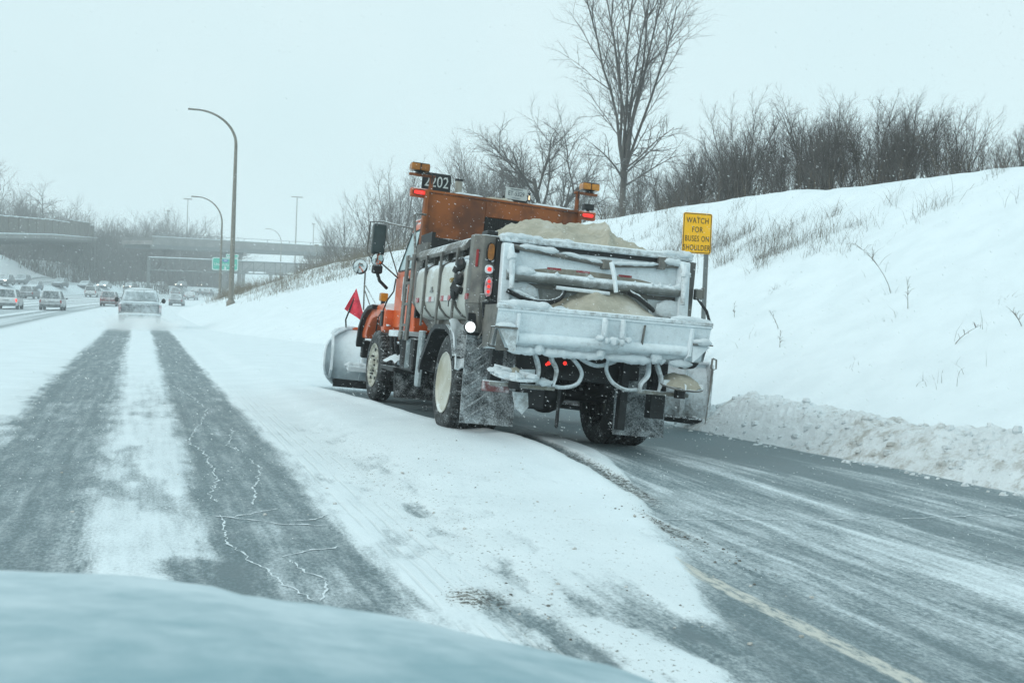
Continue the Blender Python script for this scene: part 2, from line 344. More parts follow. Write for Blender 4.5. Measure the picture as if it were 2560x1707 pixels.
def ground_material():
    t = NT('snowy_ground'); pos = t.pos()
    g = t.n('SeparateXYZ'); t.l(pos, g.inputs[0]); X, Y = g.outputs[0], g.outputs[1]
    cv, dt, trd = t.attr('cover'), t.attr('dirt'), t.attr('tread')
    fine = t.noise(t.pos((1, .55, 1)), 55, 5, .7); mid = t.noise(t.pos((1, .25, 1)), 7, 5, .6); streak = t.noise(t.pos((1, .05, 1)), 11, 5, .65)
    e = t.math('MULTIPLY', t.math('MULTIPLY', cv, t.math('SUBTRACT', 1.0, cv)), 4.0)
    k = t.math('ADD', cv, t.math('MULTIPLY', e, t.math('ADD', t.math('MULTIPLY', t.math('SUBTRACT', fine, .5), .95), t.math('ADD', t.math('MULTIPLY', t.math('SUBTRACT', mid, .5), .6), t.math('MULTIPLY', t.math('SUBTRACT', streak, .5), .7)))))
    # freeway tracks: streaks that follow the bend of the road
    yy = t.math('MAXIMUM', t.math('SUBTRACT', Y, 90.0), 0.0); u = t.math('SUBTRACT', X, t.math('DIVIDE', t.math('MULTIPLY', yy, yy), 1100.0))
    cb = t.n('CombineXYZ'); t.l(u, cb.inputs[0]); t.l(t.math('MULTIPLY', Y, .006), cb.inputs[1])
    fs = t.ramp(t.noise(cb.outputs[0], .85, 3, .6), .42, .60)
    fm = t.math('MULTIPLY', t.ramp(u, -4.6, -5.4), t.ramp(u, -23.5, -22.5)); fm2 = t.math('MULTIPLY', t.ramp(u, -27, -28), t.ramp(u, -42, -41))
    fw = t.math('MULTIPLY', t.math('MULTIPLY', fs, t.math('MAXIMUM', fm, fm2)), .72)
    m = t.math('SUBTRACT', t.ramp(k, .12, .86), fw, clamp=True)
    asph = t.mix(t.ramp(fine, .3, .75), (.105, .150, .165), (.190, .255, .275)); asph = t.mix(t.ramp(mid, .4, .7), asph, (.145, .192, .208))
    sn = t.mix(t.ramp(t.noise(t.pos(), 1.4, 5, .6), .3, .75), (.785, .865, .90), (.725, .805, .84))
    sp = t.noise(t.pos((1, .8, 1)), 38, 4, .65)
    spk = t.ramp(t.math('ADD', sp, t.math('MULTIPLY', dt, .22)), .68, .78)
    sn = t.mix(t.math('MULTIPLY', dt, .28), sn, (.52, .51, .47)); sn = t.mix(t.math('MULTIPLY', spk, t.ramp(dt, .03, .3)), sn, (.20, .20, .18))
    c = t.mix(m, asph, sn)
    c = t.mix(t.math('MULTIPLY', t.math('MULTIPLY', t.ramp(t.noise(t.pos(), 26, 4, .7), .50, .60), t.ramp(dt, .45, .9)), .9), c, (.055, .058, .055))
    wv = t.math('SINE', t.math('ADD', t.math('MULTIPLY', X, 2*math.pi/.085), t.math('MULTIPLY', t.noise(t.pos(), 2, 2), 1.5)))
    tg = t.math('MULTIPLY', t.ramp(wv, .45, .98), t.math('MULTIPLY', trd, t.ramp(t.noise(t.pos((1, .35, 1)), 5, 4), .38, .62)))
    c = t.mix(t.math('MULTIPLY', tg, .22), c, (.60, .61, .60))
    lx = t.math('ABSOLUTE', t.math('SUBTRACT', t.math('ADD', X, t.math('MULTIPLY', t.noise(t.pos((1, .4, 1)), 14, 3), .03)), 3.155))
    ln_ = t.math('MULTIPLY', t.math('MULTIPLY', t.ramp(lx, .07, .045), t.ramp(Y, 7.6, 6.4)), t.math('MULTIPLY', t.ramp(t.noise(t.pos((1, .3, 1)), 24, 5, .7), .66, .42), .85))
    c = t.mix(t.math('MULTIPLY', ln_, t.ramp(m, 1.0, .75)), c, (.66, .65, .585))   # worn edge-line paint
    hgt = t.math('ADD', t.math('ADD', t.math('MULTIPLY', m, .5), t.math('MULTIPLY', sp, .55)), t.math('ADD', t.math('MULTIPLY', t.noise(t.pos(), 9, 5), .8), t.math('MULTIPLY', tg, -.45)))
    t.bump(hgt, .45, .02)
    return t.set(col=c, rough=t.mixf(m, .55, .8), spec=.3)
GM = ground_material()
IDX = np.arange(nx*ny).reshape(ny, nx)
CXm = (GX[:-1, :-1]+GX[1:, 1:])/2; CYm = (GY[:-1, :-1]+GY[1:, 1:])/2; Um = CXm-curve(CYm)
road = (Um > -1.95) & (Um < 7.62) & (CYm < 60) | (Um > -1.95) & (Um < 2.6) & (CYm < 330)
free = (Um < -4.6) & (Um > -23.2) & (CYm > -60) & (CYm < 360)
opp = (Um < -27) & (Um > -42) & (CYm < 360)
def ground_piece(name, mask):
    q = np.stack([IDX[:-1, :-1][mask], IDX[:-1, 1:][mask], IDX[1:, 1:][mask], IDX[1:, :-1][mask]], 1)
    us, inv = np.unique(q, return_inverse=True); q = inv.reshape(q.shape)
    co = np.stack([GX.ravel()[us], GY.ravel()[us], GZ.ravel()[us]], 1)
    me = bpy.data.meshes.new(name); me.vertices.add(len(us)); me.vertices.foreach_set('co', co.ravel())
    me.loops.add(q.size); me.loops.foreach_set('vertex_index', q.ravel().astype(np.int32))
    me.polygons.add(len(q)); me.polygons.foreach_set('loop_start', np.arange(0, q.size, 4, dtype=np.int32)); me.polygons.foreach_set('loop_total', np.full(len(q), 4, np.int32))
    me.polygons.foreach_set('use_smooth', np.ones(len(q), bool)); me.update(calc_edges=True)
    for nm, a in (('cover', cov), ('dirt', dirt), ('tread', tread)):
        me.attributes.new(nm, 'FLOAT', 'POINT').data.foreach_set('value', a.ravel()[us].astype(np.float32))
    me.materials.append(GM); return tag(link(name, me), kind='structure')
road_o = ground_piece('road', road)
ground_piece('freeway', free & ~road); ground_piece('opposite_carriageway', opp & ~road & ~free)
ground_piece('snowy_ground', ~(road | free | opp))

import bisect
_lx, _ly, _lz = list(gx), list(gy), GZ.tolist()
def zsurf(x, y):
    i = min(max(bisect.bisect(_lx, x)-1, 0), nx-2); j = min(max(bisect.bisect(_ly, y)-1, 0), ny-2)
    a = (x-_lx[i])/(_lx[i+1]-_lx[i]); b = (y-_ly[j])/(_ly[j+1]-_ly[j])
    return (_lz[j][i]*(1-a)+_lz[j][i+1]*a)*(1-b)+(_lz[j+1][i]*(1-a)+_lz[j+1][i+1]*a)*b

# snow packed into the pavement cracks
SNOWM = snow_mat('packed_snow', 30)
CR = [[(0.59, 19.3), (0.93, 15.4), (0.78, 13.96), (0.59, 12.39), (0.52, 11.63), (0.64, 10.99), (0.67, 9.68), (0.65, 9.14), (0.54, 8.58), (0.6, 8.22)],
 [(1.04, 10.49), (1.06, 9.86), (0.92, 8.86), (0.88, 8.32), (0.82, 8.05)], [(0.57, 7.72), (0.56, 7.02), (0.6, 6.49), (0.7, 6.02), (0.86, 5.42)],
 [(0.87, 6.31), (0.93, 6.02), (0.98, 5.82), (0.96, 5.61), (0.89, 5.4)], [(0.52, 7.7), (0.69, 7.57), (0.94, 7.37), (1.26, 7.25)],
 [(0.81, 6.38), (0.98, 6.48), (1.22, 6.64)], [(3.5, 7.2), (4.14, 7.07), (4.96, 6.98), (6.3, 6.94), (7.3, 6.93)], [(0.92, 12.31), (1.17, 12.21)], [(1.06, 12.89), (0.98, 11.96), (0.91, 11.46), (0.99, 11.0)], [(1.0,7.45),(1.2,7.5),(1.33,7.62)], [(.6,7.6),(.8,7.72),(1.0,7.9)]]
for ci, line in enumerate(CR):
    P = []
    for (x0, y0), (x1, y1) in zip(line[:-1], line[1:]):
        n = max(4, int(math.hypot(x1-x0, y1-y0)/.03))
        P += [(x0+(x1-x0)*i/n, y0+(y1-y0)*i/n) for i in range(n)]
    P.append(line[-1]); cross = ci in (4, 5, 6, 7, 9, 10); jx = jy = 0
    v = []
    for i, (x, y) in enumerate(P):
        jx = .75*jx+random.uniform(-.017, .017); jy = .75*jy+random.uniform(-.017, .017)
        wd = (.002+.009*random.random()**2)*(1.0 if 0 < i < len(P)-1 else .2)*(1.2 if ci == 6 else 1)*(1.6 if cross and ci != 6 else 1)
        a, b = ((x+jx, y+jy-wd), (x+jx, y+jy+wd)) if cross else ((x+jx-wd, y+jy), (x+jx+wd, y+jy))
        for q in (a, b): v.append((*q, zsurf(*q)+.004))
    mb = MB().add(v, [(2*i, 2*i+1, 2*i+3, 2*i+2) for i in range(len(P)-1)]); mb.build('crack_snow', SNOWM, road_o)

# ridge of snow thrown up beside the shoulder
def ridge_mat():
    t = NT('plowed_snow'); v = t.pos()
    c = t.mix(t.ramp(t.noise(v, 1.2, 4), .35, .7), (.79, .85, .875), (.71, .765, .785))
    gy_ = t.n('SeparateXYZ'); t.l(v, gy_.inputs[0])
    d = t.math('ADD', t.math('ADD', t.noise(v, 4.5, 6, .75), t.math('MULTIPLY', t.noise(v, .55, 3), .5)), t.math('MULTIPLY', t.ramp(gy_.outputs[1], 12, 5), .09))
    c = t.mix(t.math('MULTIPLY', t.ramp(d, .74, .95), .7), c, (.36, .35, .31))
    t.bump(t.noise(v, 24, 5, .7), .9, .03); return t.set(col=c, rough=.85, spec=.2)
RM = ridge_mat()
def ridge_zs(x, y):
    b = sstep(7.5, 8.35, x)*(1-sstep(8.5, 9.9, x)); tip = 1-sstep(13.6, 15.2, y+.8*(x-8.2))
    n = fbm(x*1.9, y*1.9, 91, 5, .62); n2 = fbm(x*7, y*7, 95, 3, .6)
    return b*tip*((.30+.012*(y-4))*(.6+.8*n)+.13*(n2-.42))-.03*(1-b*tip)
nu, nv = 66, 250
RX, RY = np.meshgrid(7.5+2.9*np.arange(nu+1)/nu, 2.6+13.2*np.arange(nv+1)/nv); RZ = ridge_zs(RX, RY).tolist()
def ridge_z(x, y): return RZ[min(max(int((y-2.6)/13.2*nv), 0), nv)][min(max(int((x-7.5)/2.9*nu), 0), nu)]
mb = MB()
mb.grid(lambda a, b: (7.5+2.9*a, 2.6+13.2*b, zsurf(7.5+2.9*a, 2.6+13.2*b)+RZ[round(b*nv)][round(a*nu)]), nu, nv)
for i in range(1100):
    y = 15.0-11.5*random.random()**.9; x = 7.5+abs(random.gauss(0, .55)); 
    if x > 9.6: continue
    r = .008+.06*random.random()**4
    if x < 7.75: r *= .6
    mb.ball((x, y, zsurf(x, y)+max(ridge_z(x, y), -.01)+r*.25), (r, r*random.uniform(.7, 1.2), r*random.uniform(.6, 1)), 6, 4, .28)
tag(mb.build('snow_windrow', RM, smooth=False), 'rough ridge of dirty plowed snow beside the shoulder', 'snow ridge', kind='stuff')
bpy.context.view_layer.objects.active = None
# clods of slush and grit flung over the snow between lane and shoulder
CLOD = M('grey_slush', (.42, .41, .37), .85, col2=(.62, .63, .62), vscale=20)
DARK = M('wet_grit', (.10, .10, .09), .8, col2=(.2, .2, .18), vscale=30)
ma, mbb = MB(), MB()
for i in range(270):
    if i < 130: x, y = random.uniform(1.7, 3.6), 4.3+6*random.random()**1.4
    elif i < 220: x, y = 3.57+random.gauss(0, .12), 6.7+random.gauss(0, .55)
    elif i < 245: x, y = 1.66+random.gauss(0, .14), 5.24+random.gauss(0, .17)
    else: x, y = random.uniform(-1.2, 1.6), random.uniform(5.2, 13)
    r = .003+.010*random.random()**3
    tgt = mbb if (i >= 130 and i < 245) or random.random() < .25 else ma
    if tgt is mbb: r *= .7
    tgt.ball((x, y, zsurf(x, y)+r*.3), (r*1.3, r*1.3, r*.8), 6, 4, .3)
tag(ma.build('slush_clod', CLOD), 'grey slush clods scattered over the snow between lane and shoulder', 'slush', kind='stuff')
tag(mbb.build('dark_grit', DARK), 'dark wet grit strewn on snow and shoulder', 'grit', kind='stuff')
# ------------------------------------------------------------------ the snowplow truck (own axes: X right, Y forward, Z up, rear axle at Y = 0)
truck = thing('snowplow_truck', 'orange and grey snowplow dump truck caked in snow, clearing the shoulder', 'truck', TRK)
truck.rotation_mode = 'QUATERNION'
truck.rotation_quaternion = (Matrix.Rotation(R(-1.85), 3, 'Z') @ Matrix.Rotation(R(-1.02), 3, 'X') @ Matrix.Rotation(R(3.79), 3, 'Y')).to_quaternion()
ORANGE = M('orange_paint', (.74, .125, .022), .38, var=.3, vscale=3, snow=.10, sscale=14, soft=.10, coat=.3, upk=.45)
RUSTO = M('rusty_orange_steel', (.30, .085, .015), .62, col2=(.11, .036, .014), vscale=2.0, snow=.03, sscale=40, soft=.05, bump=.1)
STEEL = M('grimy_steel', (.20, .195, .175), .55, metal=.25, col2=(.10, .10, .095), vscale=5, snow=.14, sscale=22, soft=.1)
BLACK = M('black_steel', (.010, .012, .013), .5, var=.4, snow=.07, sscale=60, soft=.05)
BLACKS = M('black_steel_dusted', (.010, .013, .015), .55, var=.4, snow=.14, sscale=60, soft=.16)
RUBBER = M('tyre_rubber', (.016, .019, .020), .75, var=.35, snow=.20, sscale=60, soft=.18, upk=.1)
FLAP = M('mud_flap_rubber', (.018, .022, .024), .7, var=.4, snow=.39, sscale=60, soft=.22, upk=.0)
RIM = M('cream_rim_paint', (.52, .52, .46), .5, col2=(.40, .385, .30), vscale=5, snow=.12, sscale=9, soft=.2)
RIMD = M('dirty_rim_paint', (.55, .56, .49), .5, col2=(.25, .24, .19), vscale=14)
TANKM = M('translucent_poly_tank', (.56, .58, .54), .45, col2=(.47, .475, .43), vscale=3, snow=.12, sscale=20, upk=.6)
CAKE = M('snow_caked_steel', (.20, .205, .195), .6, col2=(.12, .12, .115), snow=.80, sscale=16, soft=.20, bump=.7, upk=.35)
CAKE2 = M('snow_dusted_steel', (.23, .235, .22), .6, col2=(.15, .15, .14), snow=.54, sscale=16, soft=.18, bump=.5, upk=.35)
CAKEO = M('snow_caked_orange_steel', (.60, .13, .03), .6, snow=.88, sscale=14, soft=.18, bump=.5, upk=.2)
LUMP = snow_mat('clinging_snow', 26, dirt=.30, bump=.9)
SAND = None
def sand_mat():
    t = NT('damp_road_sand'); v = t.coord('Object')
    c = t.mix(t.ramp(t.noise(v, 7, 6, .7), .35, .65), (.53, .505, .42), (.42, .40, .325)); c = t.mix(t.ramp(t.noise(v, 2.2, 5, .6), .52, .72), c, (.60, .60, .55))
    t.bump(t.noise(v, 45, 5, .75), .8, .02); return t.set(col=c, rough=.95, spec=.15)
SAND = sand_mat()
REDE = EM('lit_red_lens', (1.0, .045, .03), 1.0, (.5, .01, .01)); REDD = M('red_lens', (.30, .012, .012), .3)
REDL = M('frosted_red_lens', (.42, .10, .10), .4, snow=.42, sscale=20, soft=.2)
AMB = M('amber_lens', (.62, .25, .012), .28, col2=(.36, .13, .01), vscale=9, coat=.4); AMBD = M('dull_amber_lens', (.40, .15, .02), .3, col2=(.22, .08, .01), vscale=9)
WHITEE = EM('lit_white_lens', (.92, 1.0, .98), 1.6, (.8, .8, .8))
TAPER = M('red_reflective_tape', (.36, .03, .035), .4, snow=.3, sscale=30); TAPEW = M('white_reflective_tape', (.66, .68, .68), .4)
GLASS = M('dark_window_glass', (.33, .48, .50), .08, var=.2, vscale=2); MIRG = M('mirror_glass', (.72, .76, .76), .04, metal=1.0, var=.05)
def P(name, mb, m, parent=None, **k):
    if name == 'snow_cake' and len(mb.v) < 130: mb = fluff(mb, .3)
    return mb.build(name, m, parent if parent is not None else truck, **k)
def fluff(mb, amp=.22, fr=26.0):
    P_ = np.array(mb.v); c_ = P_.mean(0); k_ = np.stack([fbm(P_[:, 0]*fr+P_[:, 2]*9+i*7, P_[:, 2]*fr+P_[:, 1]*fr*.6, 40+i, 4, .6)-.5 for i in range(3)], 1)
    mb.v = [tuple(map(float, q)) for q in P_+k_*amp*.12]; return mb
def lumpy(path, r, n=12, step=.022, amp=.35, sq=1.0):
    """snow stuck along an edge: a tube whose thickness wanders"""
    mb = MB(); pts = [Vector(p) for p in path]; out_p, rad = [], []
    for a, b in zip(pts[:-1], pts[1:]):
        k = max(2, int((b-a).length/step))
        for i in range(k): out_p.append(a.lerp(b, i/k))
    out_p.append(pts[-1]); s0 = random.random()*50
    for i, p in enumerate(out_p):
        q = float(fbm(np.array(s0+i*.19), np.array(s0*.7), 3, 3, .6)); e = min(1, ((i+.35)/3.5)**.6, ((len(out_p)-.65-i)/3.5)**.6)
        rad.append(r*.86*(1+amp*(q-.5)*3)*max(.25, e))
    mb.tube(out_p, rad, n); return fluff(mb, min(.30, r*6))

# chassis --------------------------------------------------------------
for x in (-.43, .43): P('frame_rail', MB().bb(x-.045, x+.045, -1.05, 6.3, .74, 1.0), BLACK, bevel=.01)
P('crossmember', MB().bb(-.38, .38, -1.05, -.95, .72, 1.0), BLACKS, bevel=.01)
P('crossmember', MB().bb(-.38, .38, 2.2, 2.3, .78, .95), BLACK)
ax = P('rear_axle', MB().tube([(-.95, 0, .55), (.95, 0, .55)], .085, 12), BLACK, smooth=True)
P('differential', MB().ball((0, -.02, .55), (.24, .27, .25), 16, 10), BLACK, ax, smooth=True)
P('front_axle', MB().tube([(-.9, 5, .5), (-.5, 5, .42), (.5, 5, .42), (.9, 5, .5)], .06, 8), BLACK)
P('drive_shaft', MB().tube([(0, .2, .58), (0, 3.4, .72)], .06, 10), BLACK, smooth=True)
for x in (-.5, .5): P('leaf_spring', MB().prism([(-.7, .66), (-.35, .56), (0, .53), (.35, .56), (.7, .66), (.7, .72), (.35, .66), (0, .64), (-.35, .66), (-.7, .72)], 0, x-.05, x+.05), BLACK)
P('engine_block', MB().bb(-.4, .4, 4.2, 6.0, .62, 1.2), BLACK, bevel=.04)
P('transmission', MB().bb(-.25, .25, 2.9, 4.2, .55, .95), BLACK, bevel=.06)
P('belly_tank', MB().bb(-.7, .45, 1.3, 2.6, .5, .78), BLACK, bevel=.05)

def tyre_mesh(x0, x1, r=.55, rr=.335, nseg=48):
    """radial truck tyre with shoulder lugs"""
    mb = MB(); w_ = x1-x0; prof = [(0.03, rr), (0.005, rr+.05), (0.0, r-.12), (.015, r-.055), (.03, r-.012), (.055, r), (w_*.34, r+.002), (w_*.36, r-.018), (w_*.40, r-.018), (w_*.42, r+.003), (w_*.58, r+.003), (w_*.60, r-.018), (w_*.64, r-.018), (w_*.66, r+.002), (w_-.055, r), (w_-.03, r-.012), (w_-.015, r-.055), (w_, r-.12), (w_-.005, rr+.05), (w_-.03, rr)]
    n = nseg*4; vs = []
    for a, q in prof:
        for j in range(n):
            t = 2*math.pi*j/n; g = (j % 4) == 3; k = q
            edge = a < w_*.34+.001 or a > w_*.66-.001
            if q > r-.02 and edge and g: k = q-.024
            elif q > r-.06 and edge and g: k = q-.008
            vs.append((x0+a, k*math.cos(t), k*math.sin(t)))
    kk = len(prof); fs = [(i*n+j, i*n+(j+1) % n, (i+1)*n+(j+1) % n, (i+1)*n+j) for i in range(kk-1) for j in range(n)]
    return mb.add(vs, fs)
def wheel(xo, y, z, side, kind, steer=0.0):
    """side -1: outer face towards -X; built about its own centre"""
    e = bpy.data.objects.new('wheel', None); COL.objects.link(e); e.parent = truck; e.location = (xo, y, z); e.rotation_euler = (0, 0, (0 if side < 0 else math.pi)+steer); e.empty_display_size = .1
    tyre_mesh(0.0, .285).build('tyre', RUBBER, e, smooth=True)
    if kind == 'dish':
        pr = [(.035, .30), (.012, .345), (.004, .338), (.010, .325), (.03, .316), (.045, .300), (.12, .290), (.175, .272), (.195, .235), (.20, .18), (.19, .125), (.10, .115), (.085, .085), (.08, 0.0)]
        for k in range(10): a = 2*math.pi*k/10; P('lug_nut', MB().tube([(.20, .155*math.cos(a), .155*math.sin(a)), (.165, .155*math.cos(a), .155*math.sin(a))], .016, 6), BLACKS, e)
        P('rim', MB().lathe(pr, (0, 0, 0), 'X', 40), RIM, e, smooth=True)
        P('rim_barrel', MB().lathe([(.05, .33), (.25, .33)], (0, 0, 0), 'X', 24), RIMD, e)
    else:
        pr = [(.04, .30), (.012, .345), (.006, .338), (.014, .322), (.035, .315), (.05, .29), (.045, .24), (.02, .20), (.012, .16), (.015, .105), (-.035, .10), (-.05, .07), (-.052, 0.0)]
        rim = P('rim', MB().lathe(pr, (0, 0, 0), 'X', 40), RIMD, e, smooth=True)
        for k in range(10):
            a = 2*math.pi*k/10; P('lug_nut', MB().tube([(.02, .143*math.cos(a), .143*math.sin(a)), (-.015, .143*math.cos(a), .143*math.sin(a))], .016, 6), BLACK, rim)
            a += math.pi/10; P('hand_hole', MB().lathe([(.030, .032), (.020, .030), (.0195, 0)], (.0, .243*math.cos(a), .243*math.sin(a)), 'X', 10), BLACK, rim) if k % 2 == 0 else None
    return e
wheel(-1.22, 0, .55, -1, 'dish'); wheel(-.90, 0, .55, -1, 'steer'); wheel(1.22, 0, .55, 1, 'dish'); wheel(.90, 0, .55, 1, 'steer')
wheel(-1.15, 5.0, .55, -1, 'steer', R(3.0)); wheel(1.15, 5.0, .55, 1, 'steer', R(3.0))

# rear fender, mud flaps ---------------------------------------------------
FP = [(1.12, .66), (1.05, .80), (.60, 1.15), (.42, 1.2), (-.10, 1.2), (-.30, 1.14), (-.55, .86)]
for s in (-1, 1):
    prof = FP+[(y*.985, z-.02) for y, z in FP[::-1]]
    P('rear_fender', MB().prism(prof, 0, min(s*1.26, s*.58), max(s*1.26, s*.58)), BLACKS)
    P('fender_lip', MB().prism(FP+[(y*.93, z-.055) for y, z in FP[::-1]], 0, s*1.262, s*1.275), BLACKS)
P('snow_cake', MB().grid(lambda a, b: (-1.25+.30*a, -.16-.46*b, 1.24-.04*a-.40*b-.10*b*b+.03*math.sin(9*a+4*b)), 8, 10), LUMP, thick=.02, smooth=True)
for x0, x1, z1 in ((-1.19, -.60, 1.12), (.56, 1.17, 1.10)):
    mf = P('mud_flap', MB().grid(lambda a, b: (x0+(x1-x0)*a, -.75-.05*(1-b)**2+.008*math.sin(a*5), .17+(z1-.17)*b), 8, 10), FLAP, thick=.014, smooth=True)
    for k in range(7):
        zc = .30+k*.115; xm = (x0+x1)/2
        for sg in (-1, 1): P('rib', MB().box((xm+sg*.135, -.775-.05*(1-min(1, (zc-.17)/.95))**2, zc), (.30, .012, .018), (0, sg*R(38), 0)), FLAP, mf)
    P('flap_hanger', MB().bb(x0-.01, x1+.01, -.80, -.73, z1-.02, z1+.06), BLACK, mf)

# dump body ---------------------------------------------------------------
body = P('dump_body', MB().prism([(-1.06, 2.10), (-1.06, 1.5), (-.80, 1.18), (.80, 1.18), (1.06, 1.5), (1.06, 2.10), (1.00, 2.10), (1.00, 1.52), (.76, 1.24), (-.76, 1.24), (-1.00, 1.52), (-1.00, 2.10)], 1, -1.12, 2.86), STEEL)
for y in (-.6, .1, .8, 1.5, 2.2):
    for s in (-1, 1): P('side_rib', MB().prism([(s*1.065, 2.08), (s*1.11, 2.08), (s*1.11, 1.55), (s*.84, 1.20), (s*.79, 1.19), (s*1.062, 1.5)], 1, y-.04, y+.04), STEEL, body)
P('sub_frame', MB().bb(-.5, .5, -1.0, 2.8, 1.0, 1.16), BLACK)
# top side rails with rolled tarp housings
for s in (-1, 1):
    P('side_rail', MB().prism([(s*(1.03), 2.08), (s*1.03, 2.16), (s*1.08, 2.19), (s*1.17, 2.15), (s*1.22, 2.06), (s*1.20, 2.02), (s*1.14, 2.07), (s*1.08, 2.06)], 1, -.35, 2.15), STEEL, body, bevel=.008)
    P('hopper_plate', MB().prism([(s*1.07, 2.06), (s*1.075, 2.30), (s*1.02, 2.30), (s*1.02, 2.06)], 1, 2.15, 2.84), STEEL, body)
fr = P('front_bulkhead', MB().bb(-1.02, 1.2, 2.80, 2.86, 1.3, 2.44), BLACK, bevel=.01)
P('left_wing_panel', MB().bb(-1.03, -.98, 2.15, 2.84, 2.2, 2.44), BLACK, fr)
P('dark_side_post', MB().bb(-1.10, -.98, -.85, -.62, 1.7, 2.22), BLACK, body, bevel=.01)
# headboard and cab shield
hb = P('headboard', MB().bb(-.99, -.14, 2.86, 2.92, 2.42, 3.05).bb(-.14, 1.02, 2.86, 2.92, 2.82, 3.05).bb(1.02, 1.24, 2.86, 2.92, 2.42, 3.05), RUSTO, bevel=.006)
P('edge_flange', MB().bb(-1.03, -.985, 2.80, 2.94, 2.30, 3.07), RUSTO, hb); P('edge_flange', MB().bb(1.235, 1.28, 2.80, 2.94, 2.42, 3.07), RUSTO, hb)
P('cab_shield', MB().prism([(2.84, 3.055), (3.65, 3.10), (3.65, 3.13), (2.84, 3.085)], 0, -1.0, 1.24), RUSTO, hb)
P('snow_cake', lumpy([(-.6, 2.86, 3.095), (-.2, 2.87, 3.095)], .022), LUMP, hb, smooth=True); P('snow_cake', lumpy([(.55, 2.9, 3.09), (1.15, 2.9, 3.09)], .035), LUMP, hb, smooth=True)
P('snow_cake', lumpy([(-.98, 2.9, 3.07), (-.65, 2.9, 3.07)], .016), LUMP, hb, smooth=True); P('sand_smear', lumpy([(-.15, 2.93, 3.09), (.3, 2.93, 3.085)], .04), SAND, hb, smooth=True)
scr = MB(); scr.bb(-.14, 1.02, 2.90, 2.91, 2.42, 2.82)
P('window_backing', scr, BLACK, hb)
wm = MB()
for k in range(19): z = 2.44+k*.020; wm.tube([(-.14, 2.855, z), (1.02, 2.855, z)], .004, 4)
for k in range(34): x = -.12+k*.034; wm.tube([(x, 2.85, 2.42), (x, 2.85, 2.82)], .004, 4)
tag(P('wire_screen', wm, BLACK, hb), kind='stuff')
# beacons and red warning lights on the headboard
def beacon(s, x0, zarm, zp, lit):
    post = P('beacon_post', MB().tube([(x0, 2.95, 3.05), (x0, 2.95, zarm)], .030, 6), RUSTO)
    xa = x0+s*.32 if s < 0 else x0+.30
    P('arm', MB().box(((x0-s*.05+xa)/2, 2.95, zarm), (abs(xa-x0+s*.05), .07, .035)), RUSTO, post, bevel=.006)
    xb = (xa+x0)/2+s*.02
    P('foot', MB().lathe([(zarm+.018, .07), (zarm+.04, .05), (zarm+.055, .09)], (xb, 2.95, 0), 'Z', 12), BLACK, post)
    lm = AMB if s > 0 else AMBD
    P('lens', MB().bb(xb-.13, xb-.004, 2.86, 3.04, zarm+.055, zarm+.15).bb(xb+.004, xb+.13, 2.86, 3.04, zarm+.055, zarm+.15), lm, post, bevel=.018, seg=2)
    P('lens_seam', MB().bb(xb-.003, xb+.003, 2.865, 3.035, zarm+.06, zarm+.145).bb(xb-.12, xb+.12, 2.865, 3.035, zarm+.148, zarm+.156), BLACK, post)
    P('cable', MB().tube([(xb+.02, 2.9, zarm+.045), (xb-s*.1, 2.9, zarm+.06), (x0, 2.91, zarm+.02), (x0, 2.91, zarm-.1)], .008, 6), BLACK, post)
    return post
beacon(-1, -.94, 3.285, 3.05, False); beacon(1, 1.24, 3.36, 3.05, True)
for xc, zc, on in ((-1.10, 3.035, True), (1.40, 3.04, False)):
    lb = P('warning_light', MB().bb(xc-.125, xc+.125, 2.88, 2.98, zc-.062, zc+.062), M('orange_housing', (.50, .10, .025), .5, snow=.08), bevel=.012)
    P('lens_rim', MB().prism([(xc+.10*math.cos(a)*(1 if abs(math.cos(a)) < .5 else 1), zc+.042*math.sin(a)) for a in [2*math.pi*i/20 for i in range(20)]], 1, 2.872, 2.89), BLACK, lb)
    P('lens', MB().prism([(xc+.085*math.copysign(abs(math.cos(a))**.5, math.cos(a)), zc+.028*math.copysign(abs(math.sin(a))**.7, math.sin(a))) for a in [2*math.pi*i/24 for i in range(24)]], 1, 2.864, 2.88), REDE, lb)
P('camera_box', MB().bb(1.34, 1.50, 2.9, 3.0, 3.13, 3.22).bb(1.40, 1.44, 2.92, 2.98, 3.09, 3.14), BLACK, bevel=.01)
# fleet number plate, exhaust stack, licence plate
nb = P('number_board', MB().prism([(-1.0, 3.10), (-.58, 3.10), (-.58, 3.36), (-.60, 3.395), (-.97, 3.395), (-1.0, 3.36)], 1, 3.28, 3.31), BLACK)
PALE = M('pale_number_paint', (.62, .66, .64), .5)
lettering('2202', .225, PALE, nb, (-.79, 3.277, 3.265), sx=.80)
ex = P('exhaust_stack', MB().lathe([(2.2, .055), (3.34, .055), (3.345, .062), (3.375, .062), (3.376, .05), (3.30, .048)], (-.43, 3.42, 0), 'Z', 18), M('weathered_stack_steel', (.40, .38, .33), .5, metal=.4, snow=.15), smooth=True)
P('stack_cap', MB().lathe([(3.345, .063), (3.378, .063), (3.378, .052)], (-.43, 3.42, 0), 'Z', 18), BLACK, ex)
lp = P('licence_plate', MB().bb(.22, .545, 3.19, 3.20, 3.165, 3.335), M('white_plate', (.50, .54, .53), .5, var=.1), bevel=.004)
PLI = M('dark_plate_ink', (.06, .08, .09), .6); PLB = M('faded_plate_ink', (.25, .32, .36), .6)
lettering('ET-5329', .092, PLI, lp, (.3825, 3.188, 3.25), sx=.80, thick=.002)
lettering('MINNESOTA', .030, PLI, lp, (.3825, 3.188, 3.312), sx=1.1, thick=.002); lettering('10,000 lakes', .024, PLB, lp, (.3825, 3.188, 3.190), sx=1.1, thick=.002)
